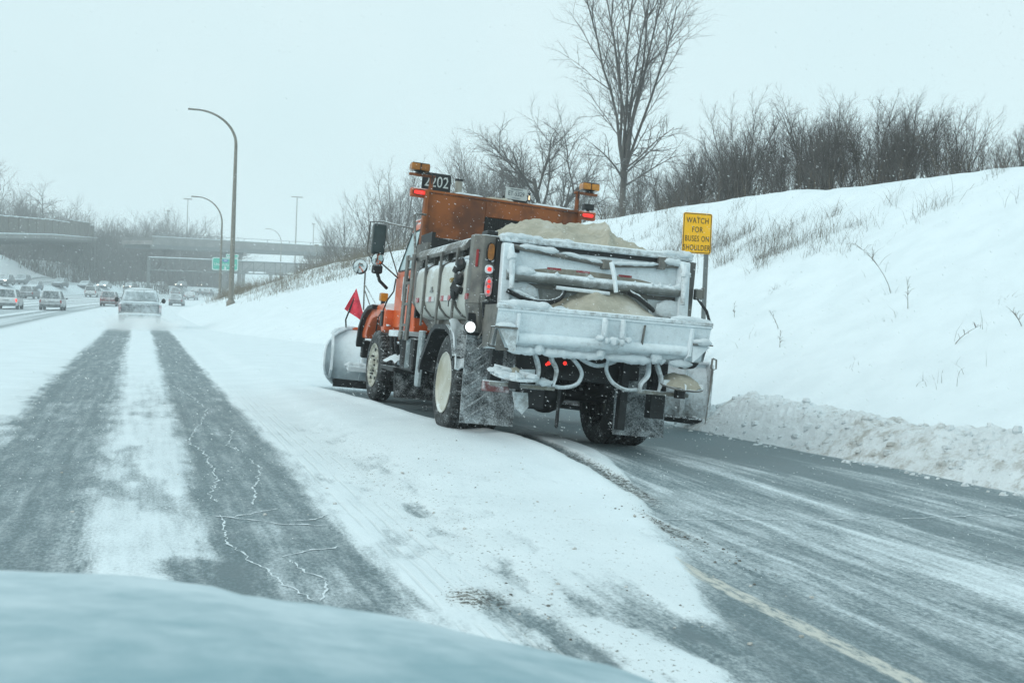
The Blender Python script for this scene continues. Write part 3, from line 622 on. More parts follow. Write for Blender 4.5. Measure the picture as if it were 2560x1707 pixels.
P('plate_lamp', MB().bb(.565, .595, 3.18, 3.22, 3.17, 3.29), BLACK, lp); P('lamp_lens', MB().bb(.57, .59, 3.174, 3.18, 3.19, 3.25), EM('warm_plate_lamp', (1, .75, .45), .8), lp)
P('plate_bracket', MB().bb(.18, .21, 3.18, 3.22, 3.11, 3.2).bb(.2, .56, 3.2, 3.22, 3.11, 3.18), BLACK, lp)

# rear corner posts with their lights ------------------------------------
for s in (-1, 1):
    cp = P('corner_post', MB().prism([(s*1.30, -.95), (s*1.30, -1.10), (s*1.22, -1.20), (s*1.07, -1.20), (s*1.05, -.95)] if s < 0 else [(1.20, -.95), (1.20, -1.15), (1.07, -1.16), (1.05, -.95)], 2, 1.42, 2.13), STEEL, body, bevel=.006)
    if s < 0: P('post_taper', MB().add([(s*1.30, -.95, 1.42), (s*1.30, -1.10, 1.42), (s*1.22, -1.20, 1.42), (s*1.05, -1.20, 1.42), (s*1.05, -.95, 1.42), (s*1.24, -.95, 1.13), (s*1.24, -1.08, 1.13), (s*1.18, -1.16, 1.13), (s*1.05, -1.16, 1.13), (s*1.05, -.95, 1.13)], [(0, 1, 6, 5), (1, 2, 7, 6), (2, 3, 8, 7), (3, 4, 9, 8), (4, 0, 5, 9), (9, 8, 7, 6, 5)]), STEEL, body)
def oval(x, y, z, w_, h, d, m, name, parent, n=24):
    return P(name, MB().prism([(x+w_*math.copysign(abs(math.cos(a))**.75, math.cos(a)), z+h*math.copysign(abs(math.sin(a))**.75, math.sin(a))) for a in [2*math.pi*i/n for i in range(n)]], 1, y-d, y), m, parent, bevel=.004)
for s in (-1,):
    x = s*1.145
    oval(x, -1.19, 1.955, .044, .10, .03, BLACK, 'lamp_bezel', body); oval(x, -1.21, 1.955, .033, .085, .03, AMBD, 'amber_lamp', body)
    oval(x, -1.19, 1.78, .044, .044, .03, M('snowy_bezel', (.05, .05, .05), .6, snow=.65, sscale=25), 'lamp_bezel', body); oval(x, -1.21, 1.78, .020, .020, .025, REDE, 'marker_lamp', body)
    oval(x-.005*s, -1.19, 1.60, .050, .115, .03, BLACKS, 'lamp_bezel', body); tl = oval(x-.005*s, -1.21, 1.60, .038, .10, .03, REDL, 'tail_lamp', body)
    for k in range(3): P('lit_diode', MB().ball((x-.005*s+random.uniform(-.006, .006), -1.242, 1.655-k*.052), (.016, .006, .016), 8, 6), REDE, tl) if False else P('lit_diode', MB().ball((x-.005*s, -1.242, 1.655-k*.052), (.017, .006, .017), 8, 6), REDE, body)
    P('side_marker', MB().box((s*1.268, -1.155, 1.885), (.012, .035, .18), (0, 0, s*R(-38))), REDD, body, bevel=.008)
P('snow_cake', lumpy([(-1.09, -1.215, 1.88), (-1.135, -1.215, 1.855), (-1.185, -1.215, 1.88)], .012), LUMP, body, smooth=True)
# latch gear at the foot of the left post
random.seed(5)
for i in range(16):
    x, y, z = random.uniform(-1.18, -1.05), -1.2-.05*random.random(), random.uniform(1.16, 1.46)
    if i < 8: P('latch_link', MB().box((x, y, z), (random.uniform(.02, .07), .03, random.uniform(.06, .18)), (0, random.uniform(-.3, .3), 0)), STEEL if i % 2 else BLACKS, body, bevel=.004)
    else: P('latch_cable', MB().tube([(x, y, z), (x+.03, y-.02, z-.08), (x+random.uniform(-.06, .08), y, z-.2)], .007, 5), STEEL, body)
P('chain_loop', MB().tube([(-1.10, -1.76, 1.20), (-1.22, -1.76, 1.19), (-1.235, -1.74, 1.03), (-1.21, -1.72, 1.005), (-.98, -1.70, .985)], .012, 6), STEEL, body, smooth=True)

# tailgate -------------------------------------------------------------------
TG = R(-1.1)    # the gate hangs a little out of square with the chassis
def tilt(mb): return mb.map(lambda p: (p[0]*math.cos(TG)+(p[2]-1.6)*math.sin(TG), p[1], 1.6-p[0]*math.sin(TG)+(p[2]-1.6)*math.cos(TG)))
def G(name, mb, m, parent, **k): return P(name, tilt(mb), m, parent, **k)
gate = G('tailgate', MB().bb(-1.02, 1.05, -1.215, -1.17, 1.28, 2.10), CAKE, truck, bevel=.006)
G('bare_patch', MB().prism([(-.66, 1.85), (-.45, 1.88), (-.1, 1.885), (.2, 1.875), (.55, 1.85), (.84, 1.80), (.7, 1.77), (-.6, 1.77)], 1, -1.224, -1.21), M('sandy_grey_steel', (.33, .31, .255), .8, snow=.18, sscale=14, soft=.15), gate)
G('bare_patch', MB().prism([(-.62, 1.71), (.62, 1.71), (.66, 1.5), (.3, 1.40), (-.55, 1.44)], 1, -1.222, -1.21), M('damp_grey_steel', (.24, .26, .255), .6, snow=.26, sscale=9, soft=.16), gate)
for x0_, x1_, z0_, z1_ in ((-1.09, -1.035, 1.42, 2.13), (1.075, 1.10, 1.40, 2.08), (-.93, -.84, 2.0, 2.06)): G('shade_strip', MB().bb(x0_, x1_, -1.235, -1.20, z0_, z1_), BLACK, gate)  # black strips painting the shade in the gaps beside the gate
G('shade_strip', MB().bb(-.92, .92, -1.226, -1.21, 2.055, 2.10), BLACK, gate); G('shade_strip', MB().bb(-.95, .95, -1.23, -1.21, 1.655, 1.70), STEEL, gate)  # dark strips put the shade below rail and tube into colour
G('shade_strip', MB().bb(.84, .93, -1.30, -1.21, 1.42, 1.50), BLACK, gate)  # black block standing in for the shade beside the right post
G('top_rail', MB().bb(-1.06, 1.11, -1.27, -1.17, 2.10, 2.17), CAKE2, gate, bevel=.012)
for path, r in (([(-1.06, -1.25, 2.165), (-.6, -1.25, 2.165)], .035), ([(-.55, -1.24, 2.17), (-.25, -1.24, 2.17)], .022), ([(.72, -1.25, 2.165), (1.12, -1.25, 2.165)], .036), ([(-.85, -1.27, 2.07), (-.42, -1.27, 2.05)], .035), ([(.74, -1.28, 2.075), (1.07, -1.28, 2.06)], .045), ([(-.4, -1.285, 2.045), (.08, -1.285, 1.985)], .024), ([(.13, -1.285, 1.985), (.70, -1.285, 2.03)], .024)):
    G('snow_cake', lumpy(path, r), LUMP, gate, smooth=True)
G('brace_bar', MB().tube([(-.95, -1.25, 2.06), (.10, -1.27, 1.965), (.95, -1.25, 2.04)], .026, 8), STEEL, gate, smooth=True)
G('brace_bracket', MB().bb(.70, .78, -1.30, -1.22, 1.98, 2.12), STEEL, gate, bevel=.008)
G('brace_bracket', MB().bb(.06, .16, -1.31, -1.22, 1.92, 2.02), STEEL, gate, bevel=.008)
tube = G('cross_tube', MB().tube([(-.99, -1.31, 1.76), (1.0, -1.31, 1.76)], .058, 14), M('dull_tube_steel', (.21, .22, .21), .5, metal=.3, snow=.26, sscale=12, soft=.2, upk=.45), gate, smooth=True)
for xc, w_, r in ((-.82, .30, .058), (-.45, .09, .042), (-.08, .07, .036), (.18, .12, .034), (.42, .05, .022), (.62, .05, .028), (.71, .08, .036), (.83, .06, .030), (.95, .14, .060)):
    G('snow_cake', lumpy([(xc-w_/2, -1.33, 1.81-r*.2), (xc, -1.335, 1.81), (xc+w_/2, -1.33, 1.81-r*.2)], r, amp=.2), LUMP, gate, smooth=True)
lk = G('lift_link', MB().tube([(.13, -1.36, 1.99), (.155, -1.40, 1.86), (.185, -1.42, 1.68)], [.026, .027, .023], 8), CAKE, gate, smooth=True)
G('spray_bar', MB().tube([(-.45, -1.345, 1.675), (.14, -1.35, 1.665)], .020, 6), CAKE, gate)
for s, xw in ((-1, -.985), (1, 1.0)):
    G('side_post', MB().prism([(xw-.055, 2.08), (xw+.055, 2.08), (xw+.075 if s > 0 else xw+.05, 1.30), (xw-.05, 1.30)], 1, -1.33, -1.215), CAKE, gate, bevel=.01)
    G('hinge_arm', MB().tube([(xw-s*.03, -1.30, 2.06), (xw-s*.03, -1.38, 1.93), (xw-s*.04, -1.40, 1.62)], [.030, .032, .026], 8), CAKE2, gate, smooth=True)
    G('snow_cake', lumpy([(xw-s*.02, -1.345, 2.05), (xw-s*.02, -1.39, 1.92), (xw-s*.03, -1.40, 1.72)], .034, amp=.4), LUMP, gate, smooth=True)
    G('snow_cake', MB().ball((xw-s*.02, -1.39, 1.94), (.055, .04, .042), 12, 8, .2), LUMP, gate, smooth=True)
G('snow_cake', MB().ball((.86, -1.29, 1.56), (.16, .028, .10), 20, 12, .10), LUMP, gate, smooth=True); G('snow_cake', MB().ball((-.80, -1.27, 1.60), (.18, .022, .10), 20, 12, .10), LUMP, gate, smooth=True)
hz = MB().tube([(-.98, -1.36, 1.60), (-.8, -1.40, 1.53), (-.6, -1.41, 1.51), (-.42, -1.38, 1.56), (-.33, -1.30, 1.68)], .026, 8, sm=4)
G('rubber_hose', hz, BLACK, gate, smooth=True); G('snow_cake', lumpy([(-.95, -1.38, 1.615), (-.68, -1.41, 1.535)], .024), LUMP, gate, smooth=True)
G('rubber_hose', MB().tube([(.36, -1.33, 1.70), (.44, -1.38, 1.66), (.52, -1.42, 1.60), (.62, -1.45, 1.52)], .024, 8, sm=4), BLACK, gate, smooth=True); G('snow_cake', lumpy([(.37, -1.35, 1.72), (.48, -1.40, 1.655)], .02), LUMP, gate, smooth=True)
for x0 in (-.52, -.2, .28): G('red_tape', MB().bb(x0, x0+.15, -1.226, -1.214, 1.862, 1.885), TAPER, gate)
G('red_tape', MB().bb(-.57, -.53, -1.24, -1.215, 1.44, 1.50), TAPER, gate)

# sander trough across the back ------------------------------------------
TRP = [(-1.24, 1.42), (-1.76, 1.44), (-1.76, 1.385), (-1.74, 1.38), (-1.69, 1.20), (-1.62, 1.04), (-1.30, 1.00), (-1.24, 1.10)]
inner = [(-1.26, 1.41), (-1.71, 1.43), (-1.70, 1.38), (-1.65, 1.20), (-1.58, 1.07), (-1.30, 1.03), (-1.26, 1.12)]
tr_ = MB(); X0, X1 = -1.17, 1.14
outer = [(-1.76, 1.445), (-1.765, 1.385), (-1.745, 1.37), (-1.70, 1.20), (-1.62, 1.03), (-1.32, 1.00)]; inn = [(y+.03, z+.015) for y, z in outer[::-1]]; inn[-1] = (-1.715, 1.445)
trough = G('sander_trough', MB().prism(outer+inn, 1-1, X0, X1), CAKE, truck)
for x in (X0, X1-.03): G('end_plate', MB().prism([(-1.76, 1.44), (-1.70, 1.20), (-1.62, 1.03), (-1.30, 1.0), (-1.22, 1.2), (-1.22, 1.44)], 0, x, x+.03), STEEL, trough)
G('auger_tube', MB().tube([(-.93, -1.68, 1.13), (.90, -1.68, 1.13)], .055, 12), CAKE, trough, smooth=True)
for x in (-.96, .915): G('gusset', MB().prism([(-1.75, 1.37), (-1.80, 1.36), (-1.76, 1.08), (-1.63, 1.02), (-1.69, 1.2)], 0, x-.012, x+.012), CAKE, trough)
G('corner_bracket', MB().prism([(-1.16, 1.215), (-.97, 1.20), (-.97, .985), (-1.02, .985)], 1, -1.775, -1.755), CAKE2, trough); G('corner_bracket', MB().prism([(-1.16, 1.19), (-1.06, .99), (-1.17, .99)], 1, -1.765, -1.745), STEEL, trough)
G('corner_ledge', MB().bb(-1.19, -.97, -1.80, -1.70, 1.205, 1.225), STEEL, trough); G('snow_cake', MB().ball((-1.08, -1.76, 1.235), (.10, .04, .035), 16, 10, .12), LUMP, trough, smooth=True)
G('corner_ledge', MB().bb(.93, 1.15, -1.80, -1.70, 1.20, 1.215), STEEL, trough); G('snow_cake', MB().ball((1.03, -1.78, 1.235), (.11, .045, .04), 14, 8, .15), LUMP, trough, smooth=True)
G('end_gusset', MB().prism([(.93, 1.19), (1.13, 1.19), (.95, 1.02)], 1, -1.77, -1.75), CAKE, trough)
for x in (-.06, .14):
    G('clevis', MB().bb(x-.022, x+.022, -1.80, -1.75, 1.20, 1.40), CAKE, trough, bevel=.012); G('snow_cake', MB().ball((x, -1.80, 1.30), (.03, .025, .10), 10, 8, .1), LUMP, trough, smooth=True)
for dx, r in ((-.12, .045), (-.04, .04), (.04, .06), (.11, .045), (.19, .042)): G('snow_cake', MB().ball((dx, -1.82, 1.17+random.uniform(-.01, .02)), (r, .05, r*.8), 12, 8, .1), LUMP, trough, smooth=True)
for a, b, r in ((-1.17, -.62, .042), (-.6, -.45, .025), (.68, 1.14, .036)): G('snow_cake', lumpy([(a, -1.745, 1.455), (b, -1.745, 1.452)], r), LUMP, trough, smooth=True)
G('top_lip', MB().bb(-1.18, 1.15, -1.775, -1.715, 1.40, 1.45), CAKE2, trough, bevel=.01)
for a, b in ((-1.02, -.70), (-.66, .0), (-.60, -.56), (.04, .55), (.02, .16), (.60, .70), (.74, 1.0)): G('snow_cake', lumpy([(a, -1.64, 1.005), (b, -1.64, 1.0)], .048, amp=.28), LUMP, trough, smooth=True)
for x in (-.68, -.03, .57, .60): G('snow_cake', MB().ball((x, -1.655, 1.035), (.055, .05, .06), 12, 8, .1), LUMP, trough, smooth=True)
G('seam', MB().bb(.385, .397, -1.755, -1.70, 1.12, 1.36).map(lambda p: (p[0], p[1]-.018+.28*(1.30-p[2])*.0+(1.38-p[2])*.22, p[2])), STEEL, trough)
# sand in the trough and in the box: loads, not parts
def heap(name, label, fn, nu, nv, m):
    mb = MB().grid(fn, nu, nv); o = mb.build(name, m, None, smooth=True, thick=.0); tag(o, label, 'sand')
    o.rotation_mode = 'QUATERNION'; o.location = truck.location; o.rotation_quaternion = truck.rotation_quaternion; return o
def hf(a, b):
    x = -.96+1.93*a; y = -1.16+3.85*b
    top = 2.15+.36*math.exp(-abs((x-.06)/.80)**3.2)*math.exp(-abs((y-.35)/1.2)**2.4)+.05*math.exp(-((x+.25)/.25)**2-((y-.2)/.6)**2)+.06*math.exp(-((x-.40)/.22)**2-((y-.1)/.5)**2)
    top -= .24*math.exp(-((x-.10)/.17)**2-((y+.34)/.16)**2)+.05*math.exp(-((x+.12)/.05)**2-((y-.1)/.5)**2)
    top -= .20*sstep(.72, .97, abs(x)); top -= .12*(1-sstep(-1.16, -.95, y)); top -= .25*sstep(1.9, 2.69, y)
    rid = .09*math.exp(-((x-.42-.35*(y+.4))/.05)**2)*(1 if y < .6 else 0)
    n = float(fbm(np.array(x*4), np.array(y*4), 7, 4)); n2 = float(fbm(np.array(x*16), np.array(y*16), 17, 3))
    return (x, y, float(top)+rid+.14*(n-.5)+.06*(n2-.5))
heap('sand_load', 'heaped tan road sand showing above the truck box', hf, 60, 90, SAND)
def hf2(a, b):
    x = -.62+1.45*a; y = -1.23-.49*b
    ed = .07*(float(fbm(np.array(x*5), np.array(2.0), 29, 3))-.5)
    p = 1.36+max(0, .40-.62*abs(x+.02)+ed)*(1-b)**.8+.16*math.exp(-((x-.42)/.30)**2)*(1-b)+.04*math.exp(-((x-.6)/.2)**2)-.08*sstep(.62, .72, abs(x-.04))
    zz = float(p)+.05*(float(fbm(np.array(x*7), np.array(y*7), 27, 4))-.5)
    return (x*math.cos(TG), y, zz+.019*x)
heap('sand_spill', 'tan sand spilled down the tailgate into the spreader trough', hf2, 40, 14, SAND)

# spinners and their hangers -----------------------------------------------
TLT = lambda mb: mb.map(lambda p: (p[0], p[1], p[2]+.20*(p[1]+1.5)))
for xc, zc, rr, sandy in ((-.85, .74, .245, False), (.98, .79, .235, True)):
    sp = P('spinner', TLT(MB().lathe([(zc-.012, .05), (zc-.012, rr), (zc+.006, rr+.004), (zc+.006, .05)], (xc, -1.50, 0), 'Z', 36)), CAKE2 if not sandy else STEEL, smooth=True)
    for k in range(6):
        a = 2*math.pi*k/6+.3; P('vane', TLT(MB().box((xc+.14*math.cos(a), -1.5+.14*math.sin(a), zc+.03), (.20, .012, .05), (0, 0, a))), CAKE, sp)
    P('hub', TLT(MB().lathe([(zc, .05), (zc+.06, .045), (zc+.08, .0)], (xc, -1.5, 0), 'Z', 12)), SAND, sp)
    P('motor', MB().tube([(xc, -1.5, zc-.14), (xc, -1.5, zc-.02)], .06, 10), BLACK, sp)
    if sandy: P('sand_cone', TLT(MB().lathe([(zc+.006, rr*.97), (zc+.05, rr*.75), (zc+.10, rr*.42), (zc+.125, rr*.15), (zc+.128, 0)], (xc, -1.5, 0), 'Z', 28).map(lambda p: (p[0], p[1], p[2]+.012*math.sin(30*p[0])+.012*math.cos(23*p[1])))), SAND, sp, smooth=True)
    else:
        for dx, dy, r in ((-.16, -.13, .07), (-.05, -.17, .06), (.12, -.15, .05), (-.2, .02, .06)): P('snow_cake', TLT(MB().ball((xc+dx, -1.5+dy, zc+.025), (r*1.3, r, .035), 10, 6, .2)), LUMP, sp, smooth=True)
for x0, x1, z in ((-1.10, -.40, .635), (.53, 1.10, .685)):
    ar = P('spinner_arm', MB().bb(x0, x1, -1.47, -1.37, z-.022, z+.022), M('muddy_bar_steel', (.20, .19, .155), .7, snow=.3, sscale=9, soft=.2), bevel=.006)
P('snow_cake', MB().ball((-.52, -1.47, .69), (.085, .05, .04), 12, 8, .15), LUMP, smooth=True)
P('hose_guard', MB().bb(-1.16, -.88, -1.46, -1.40, .55, .66), M('red_grey_tail_bar', (.16, .05, .05), .6, snow=.35, sscale=10), bevel=.008)
for path in ([(-.66, -1.45, 1.0), (-.63, -1.47, .90), (-.60, -1.47, .80), (-.61, -1.47, .66)], [(-.48, -1.45, 1.0), (-.47, -1.47, .92), (-.41, -1.47, .82), (-.43, -1.47, .66)], [(.62, -1.45, 1.02), (.60, -1.47, .86), (.53, -1.47, .76), (.54, -1.47, .68)], [(.70, -1.45, 1.02), (.72, -1.47, .92), (.76, -1.47, .82), (.74, -1.47, .70)]):
    mbx = MB().tube(path, [.020, .026, .022, .012], 6, sm=4).map(lambda p: (p[0], -1.46+(p[1]+1.46)*2.2, p[2])); P('hanger_strap', mbx, CAKE2, smooth=True)
for path in ([(-.42, -1.42, .66), (-.30, -1.44, .655), (-.16, -1.43, .70), (-.10, -1.40, .80), (-.14, -1.36, .90), (-.24, -1.30, 1.0)], [(.52, -1.42, .70), (.38, -1.44, .69), (.24, -1.43, .75), (.17, -1.40, .86), (.19, -1.36, .95), (.22, -1.32, 1.02)]):
    hs = P('hydraulic_hose', MB().tube(path, .021, 10, sm=5), CAKE2, smooth=True)
P('slack_hose', MB().tube([(-.15, -1.3, 1.0), (-.02, -1.32, .93), (.12, -1.32, .91), (.30, -1.3, .97)], .022, 8, sm=5), CAKE2, smooth=True)
P('bumper_bar', MB().bb(-.7, .7, -1.05, -.98, .78, .98), BLACK, bevel=.01)
P('hitch', MB().bb(-.65, -.42, -1.25, -1.05, .40, .62).bb(-.30, -.26, -1.3, -1.26, .22, .66), BLACKS, bevel=.02)
P('hitch_plate', MB().prism([(-.78, .56), (-.62, .56), (-.60, .42), (-.66, .34), (-.74, .40)], 1, -1.27, -1.24), CAKE2)
P('licence_lamp', MB().ball((-.355, -1.07, .885), .022, 10, 6), REDE); P('licence_lamp', MB().ball((-.175, -1.07, .90), .022, 10, 6), REDE)
P('licence_lamp', MB().ball((-.38, -1.075, .87), .016, 10, 6), REDE)
P('vertical_leg', MB().bb(.44, .52, -1.2, -1.1, .25, 1.0), BLACKS); P('vertical_leg', MB().bb(-1.02, -.9, -1.2, -1.1, .62, 1.0), BLACKS); P('vertical_leg', MB().bb(.80, .96, -1.2, -1.05, .40, 1.0), BLACKS)
ch = P('side_chain', MB().tube([(1.19, -1.76, 1.10), (1.23, -1.76, 1.09), (1.235, -1.76, 1.00), (1.20, -1.76, .985), (1.18, -1.76, 1.00), (1.185, -1.76, 1.10)], .011, 6), STEEL, smooth=True)
P('chain_tail', MB().tube([(1.195, -1.76, .985), (1.185, -1.77, .80), (1.18, -1.77, .70), (1.165, -1.77, .42)], [.012, .011, .006, .004], 6), STEEL, ch)
P('tank_end', MB().lathe([(-1.52, .02), (-1.50, .10), (-1.3, .11)], (1.07, 0, 1.07), 'Y', 16), BLACK, smooth=True)
P('side_lever', MB().tube([(1.19, -1.3, 1.72), (1.25, -1.4, 1.6), (1.30, -1.45, 1.42)], .017, 6), BLACK); P('lever_bracket', MB().bb(1.17, 1.25, -1.28, -1.2, 1.72, 1.84).bb(1.25, 1.28, -1.27, -1.21, 1.74, 1.86), STEEL, bevel=.01)
# work lamp
wl = P('work_lamp', MB().lathe([(-1.12, .03), (-1.16, .058), (-1.225, .066), (-1.235, .058), (-1.215, .054)], (-1.285, 0, 1.175), 'Y', 24), BLACK, smooth=True)
P('lens', MB().lathe([(-1.220, .053), (-1.230, .04), (-1.234, 0)], (-1.285, 0, 1.175), 'Y', 24), WHITEE, wl, smooth=True)
P('lamp_bracket', MB().bb(-1.30, -1.22, -1.16, -1.12, 1.17, 1.32), BLACK, wl)
# liquid tank on the left side of the box -----------------------------------
TPR = [(-.98, 1.93), (-1.12, 1.95), (-1.19, 1.90), (-1.21, 1.80), (-1.21, 1.50), (-1.18, 1.40), (-1.10, 1.31), (-.98, 1.27), (-.86, 1.30), (-.86, 1.4), (-1.05, 1.52)]
lt = P('liquid_tank', MB().prism(TPR, 1, -.55, 2.02), TANKM, bevel=.035, seg=2, smooth=True)
for y in (1.42, .62, -.14):
    P('tank_strap', MB().prism([(x-.012 if x < -1 else x, z+(.008 if z > 1.8 else -.004)) for x, z in TPR[:8]]+[(x, z) for x, z in TPR[7::-1]], 1, y-.035, y+.035), STEEL, lt)
    P('strap_post', MB().bb(-1.235, -1.215, y-.03, y+.03, 1.18, 2.06), STEEL, lt)
for y in (1.75, 1.0, .35): P('filler_cap', MB().lathe([(1.93, .07), (1.965, .07), (1.985, .05), (1.985, 0)], (-1.09, y, 0), 'Z', 14), BLACKS, lt); 
for y, r in ((1.6, .07), (.95, .10), (.1, .13), (-.3, .12)): P('snow_cake', MB().ball((-1.09, y, 1.95), (.08, r*1.6, .035), 12, 6, .15), LUMP, lt, smooth=True)
for y0, y1, mm in ((1.86, 1.72, TAPER), (1.28, 1.12, TAPEW), (1.12, .98, TAPER), (.98, .84, TAPEW), (.50, .34, TAPER), (.34, .16, TAPEW), (.14, 0.0, TAPER), (.0, -.12, TAPEW)):
    P('reflective_tape', MB().bb(-1.222, -1.2105, min(y0, y1), max(y0, y1), 1.475, 1.535), mm, lt)
P('reflective_tape', MB().bb(-1.315, -1.30, -1.08, -.98, 1.46, 1.52), TAPER, lt)
for k, (y, z, r) in enumerate(((-.42, 1.86, .075), (-.30, 1.80, .05), (-.40, 1.70, .085), (-.33, 1.62, .07), (-.25, 1.55, .085), (-.45, 1.58, .05))):
    P('valve_fitting', MB().ball((-1.245, y, z), (.05, r, r*.95), 12, 8, .12) if k % 2 == 0 else MB().box((-1.25, y, z), (.08, r*1.7, r*1.6), (.3, .2, .4)), BLACK, lt, bevel=.0 if k % 2 == 0 else .012, smooth=k % 2 == 0)
P('brass_fitting', MB().tube([(-1.27, -.16, 1.69), (-1.25, -.22, 1.69)], .03, 8), M('brass', (.40, .29, .10), .4, metal=.6), lt)
P('valve_cable', MB().tube([(-1.26, -.2, 1.5), (-1.27, -.12, 1.46), (-1.26, -.08, 1.40)], .006, 5), BLACK, lt)
P('tank_mark', MB().box((-1.218, 1.02, 1.60), (.012, .14, .03)).box((-1.218, 1.02, 1.63), (.012, .06, .05)), M('faded_ink', (.25, .27, .26), .7), lt)
P('tank_cradle', MB().bb(-1.0, -.84, -.5, 2.0, 1.14, 1.27), STEEL)
for y in (1.2, .35): P('cradle_leg', MB().bb(-1.06, -.98, y-.05, y+.05, 1.0, 1.27), STEEL)
# access ladder -------------------------------------------------------------
ld = P('ladder', MB().bb(-1.265, -1.235, 2.42, 2.56, .98, 2.12).bb(-1.265, -1.235, 2.02, 2.16, .98, 2.12), STEEL, bevel=.005)
for z in (1.18, 1.46, 1.74, 2.06): P('rung', MB().bb(-1.26, -1.24, 2.14, 2.44, z-.018, z+.018), STEEL, ld)
P('ladder_back', MB().bb(-1.22, -1.20, 2.2, 2.40, 1.0, 1.62), BLACK, ld)
P('grab_rail', MB().tube([(-1.22, 2.20, 2.12), (-1.24, 2.4, 2.66), (-1.2, 2.55, 2.70), (-1.02, 2.72, 2.72)], .017, 6), STEEL, ld, smooth=True)
P('ladder_tie', MB().bb(-1.24, -.45, 2.25, 2.33, .98, 1.04), BLACK, ld)

# cab -------------------------------------------------------------------------
def loft(secs, close_ends=True):
    mb = MB(); n = len(secs[0]); vs = [p for s_ in secs for p in s_]
    fs = [(i*n+j, i*n+(j+1) % n, (i+1)*n+(j+1) % n, (i+1)*n+j) for i in range(len(secs)-1) for j in range(n)]
    fs += [tuple(range(n))[::-1], tuple(range((len(secs)-1)*n, len(secs)*n))]
    return mb.add(vs, fs)
def csec(y, zb, zt, wb, wm, wt, zm):   # a cab cross-section ring
    return [(-wb, y, zb), (-wm, y, (zb+zm)/2), (-wm, y, zm), (-wt, y, zt-.10), (-wt+.12, y, zt), (wt-.12, y, zt), (wt, y, zt-.10), (wm, y, zm), (wm, y, (zb+zm)/2), (wb, y, zb)]
cab = P('cab', loft([csec(2.98, 1.12, 2.70, .97, 1.0, .90, 1.95), csec(3.02, 1.10, 2.76, .98, 1.01, .91, 1.95), csec(3.80, 1.10, 2.80, .98, 1.01, .90, 1.95), csec(3.98, 1.10, 2.72, .98, 1.01, .88, 1.95), csec(4.42, 1.10, 2.06, .98, 1.0, .93, 1.93), csec(4.52, 1.10, 1.92, .97, .99, .88, 1.86)]), ORANGE, bevel=.02, seg=2, smooth=True)
for s in (-1, 1):
    def sx(z): return s*(1.012 if z <= 1.95 else 1.012-.11*(z-1.95)/.74)
    door = P('door', MB().add([(sx(z)+s*.012, y, z) for y, z in ((3.22, 1.16), (4.28, 1.16), (4.36, 1.95), (3.92, 2.62), (3.22, 2.66), (3.20, 1.95))]+[(sx(z)-s*.02, y, z) for y, z in ((3.22, 1.16), (4.28, 1.16), (4.36, 1.95), (3.92, 2.62), (3.22, 2.66), (3.20, 1.95))], [(0, 1, 2, 5), (5, 2, 3, 4), (6, 11, 8, 7), (11, 10, 9, 8)]+[(i, (i+1) % 6, 6+(i+1) % 6, 6+i) for i in range(6)]), ORANGE, cab)
    wv = ((3.30, 2.00), (4.24, 2.00), (3.88, 2.56), (3.30, 2.58))
    P('window', MB().add([(sx(z)+s*.018, y, z) for y, z in wv]+[(sx(z)+s*.005, y, z) for y, z in wv], [(0, 1, 2, 3), (7, 6, 5, 4)]+[(i, (i+1) % 4, 4+(i+1) % 4, 4+i) for i in range(4)]), GLASS, door)
    P('window_seal', MB().tube([(sx(z)+s*.018, y, z) for y, z in wv]+[(sx(2.0)+s*.018, 3.30, 2.0)], .014, 5), BLACK, door)
    P('door_handle', MB().bb(min(s*1.03, s*1.06), max(s*1.03, s*1.06), 3.30, 3.46, 1.82, 1.86), BLACK, door)
    if s < 0:
        P('door_emblem', MB().bb(-1.034, -1.0265, 3.40, 3.78, 1.55, 1.90), M('emblem_white', (.70, .73, .72), .5, var=.08), door)
        BL = M('emblem_blue', (.03, .22, .36), .5); P('emblem_ring', MB().lathe([(-1.036, .155), (-1.036, .115), (-1.033, .115), (-1.033, .155)], (0, 3.59, 1.725), 'X', 30), BL, door)
        P('emblem_sweep', MB().prism([(3.56, 1.62), (3.62, 1.62), (3.66, 1.74), (3.62, 1.82), (3.57, 1.80), (3.60, 1.74)], 0, -1.037, -1.033), M('emblem_green', (.05, .33, .22), .5), door)
        P('trim_line', MB().tube([(-1.035, 3.18, 1.14), (-1.035, 3.16, 1.95), (-.95, 3.17, 2.6)], .010, 5), BLACK, cab)
P('windshield', MB().add([(-.86, 4.44, 2.02), (.86, 4.44, 2.02), (.80, 4.02, 2.66), (-.80, 4.02, 2.66)], [(0, 1, 2, 3)]), GLASS, cab, thick=.01)
P('rear_window', MB().bb(-.5, .5, 2.965, 2.985, 2.05, 2.5), GLASS, cab)
P('sun_visor', MB().prism([(3.95, 2.76), (4.25, 2.66), (4.26, 2.63), (3.95, 2.73)], 0, -.85, .85), ORANGE, cab)
P('drip_rail', MB().tube([(-.92, 3.05, 2.72), (-.92, 3.9, 2.74), (-.90, 4.02, 2.66)], .014, 5), ORANGE, cab)
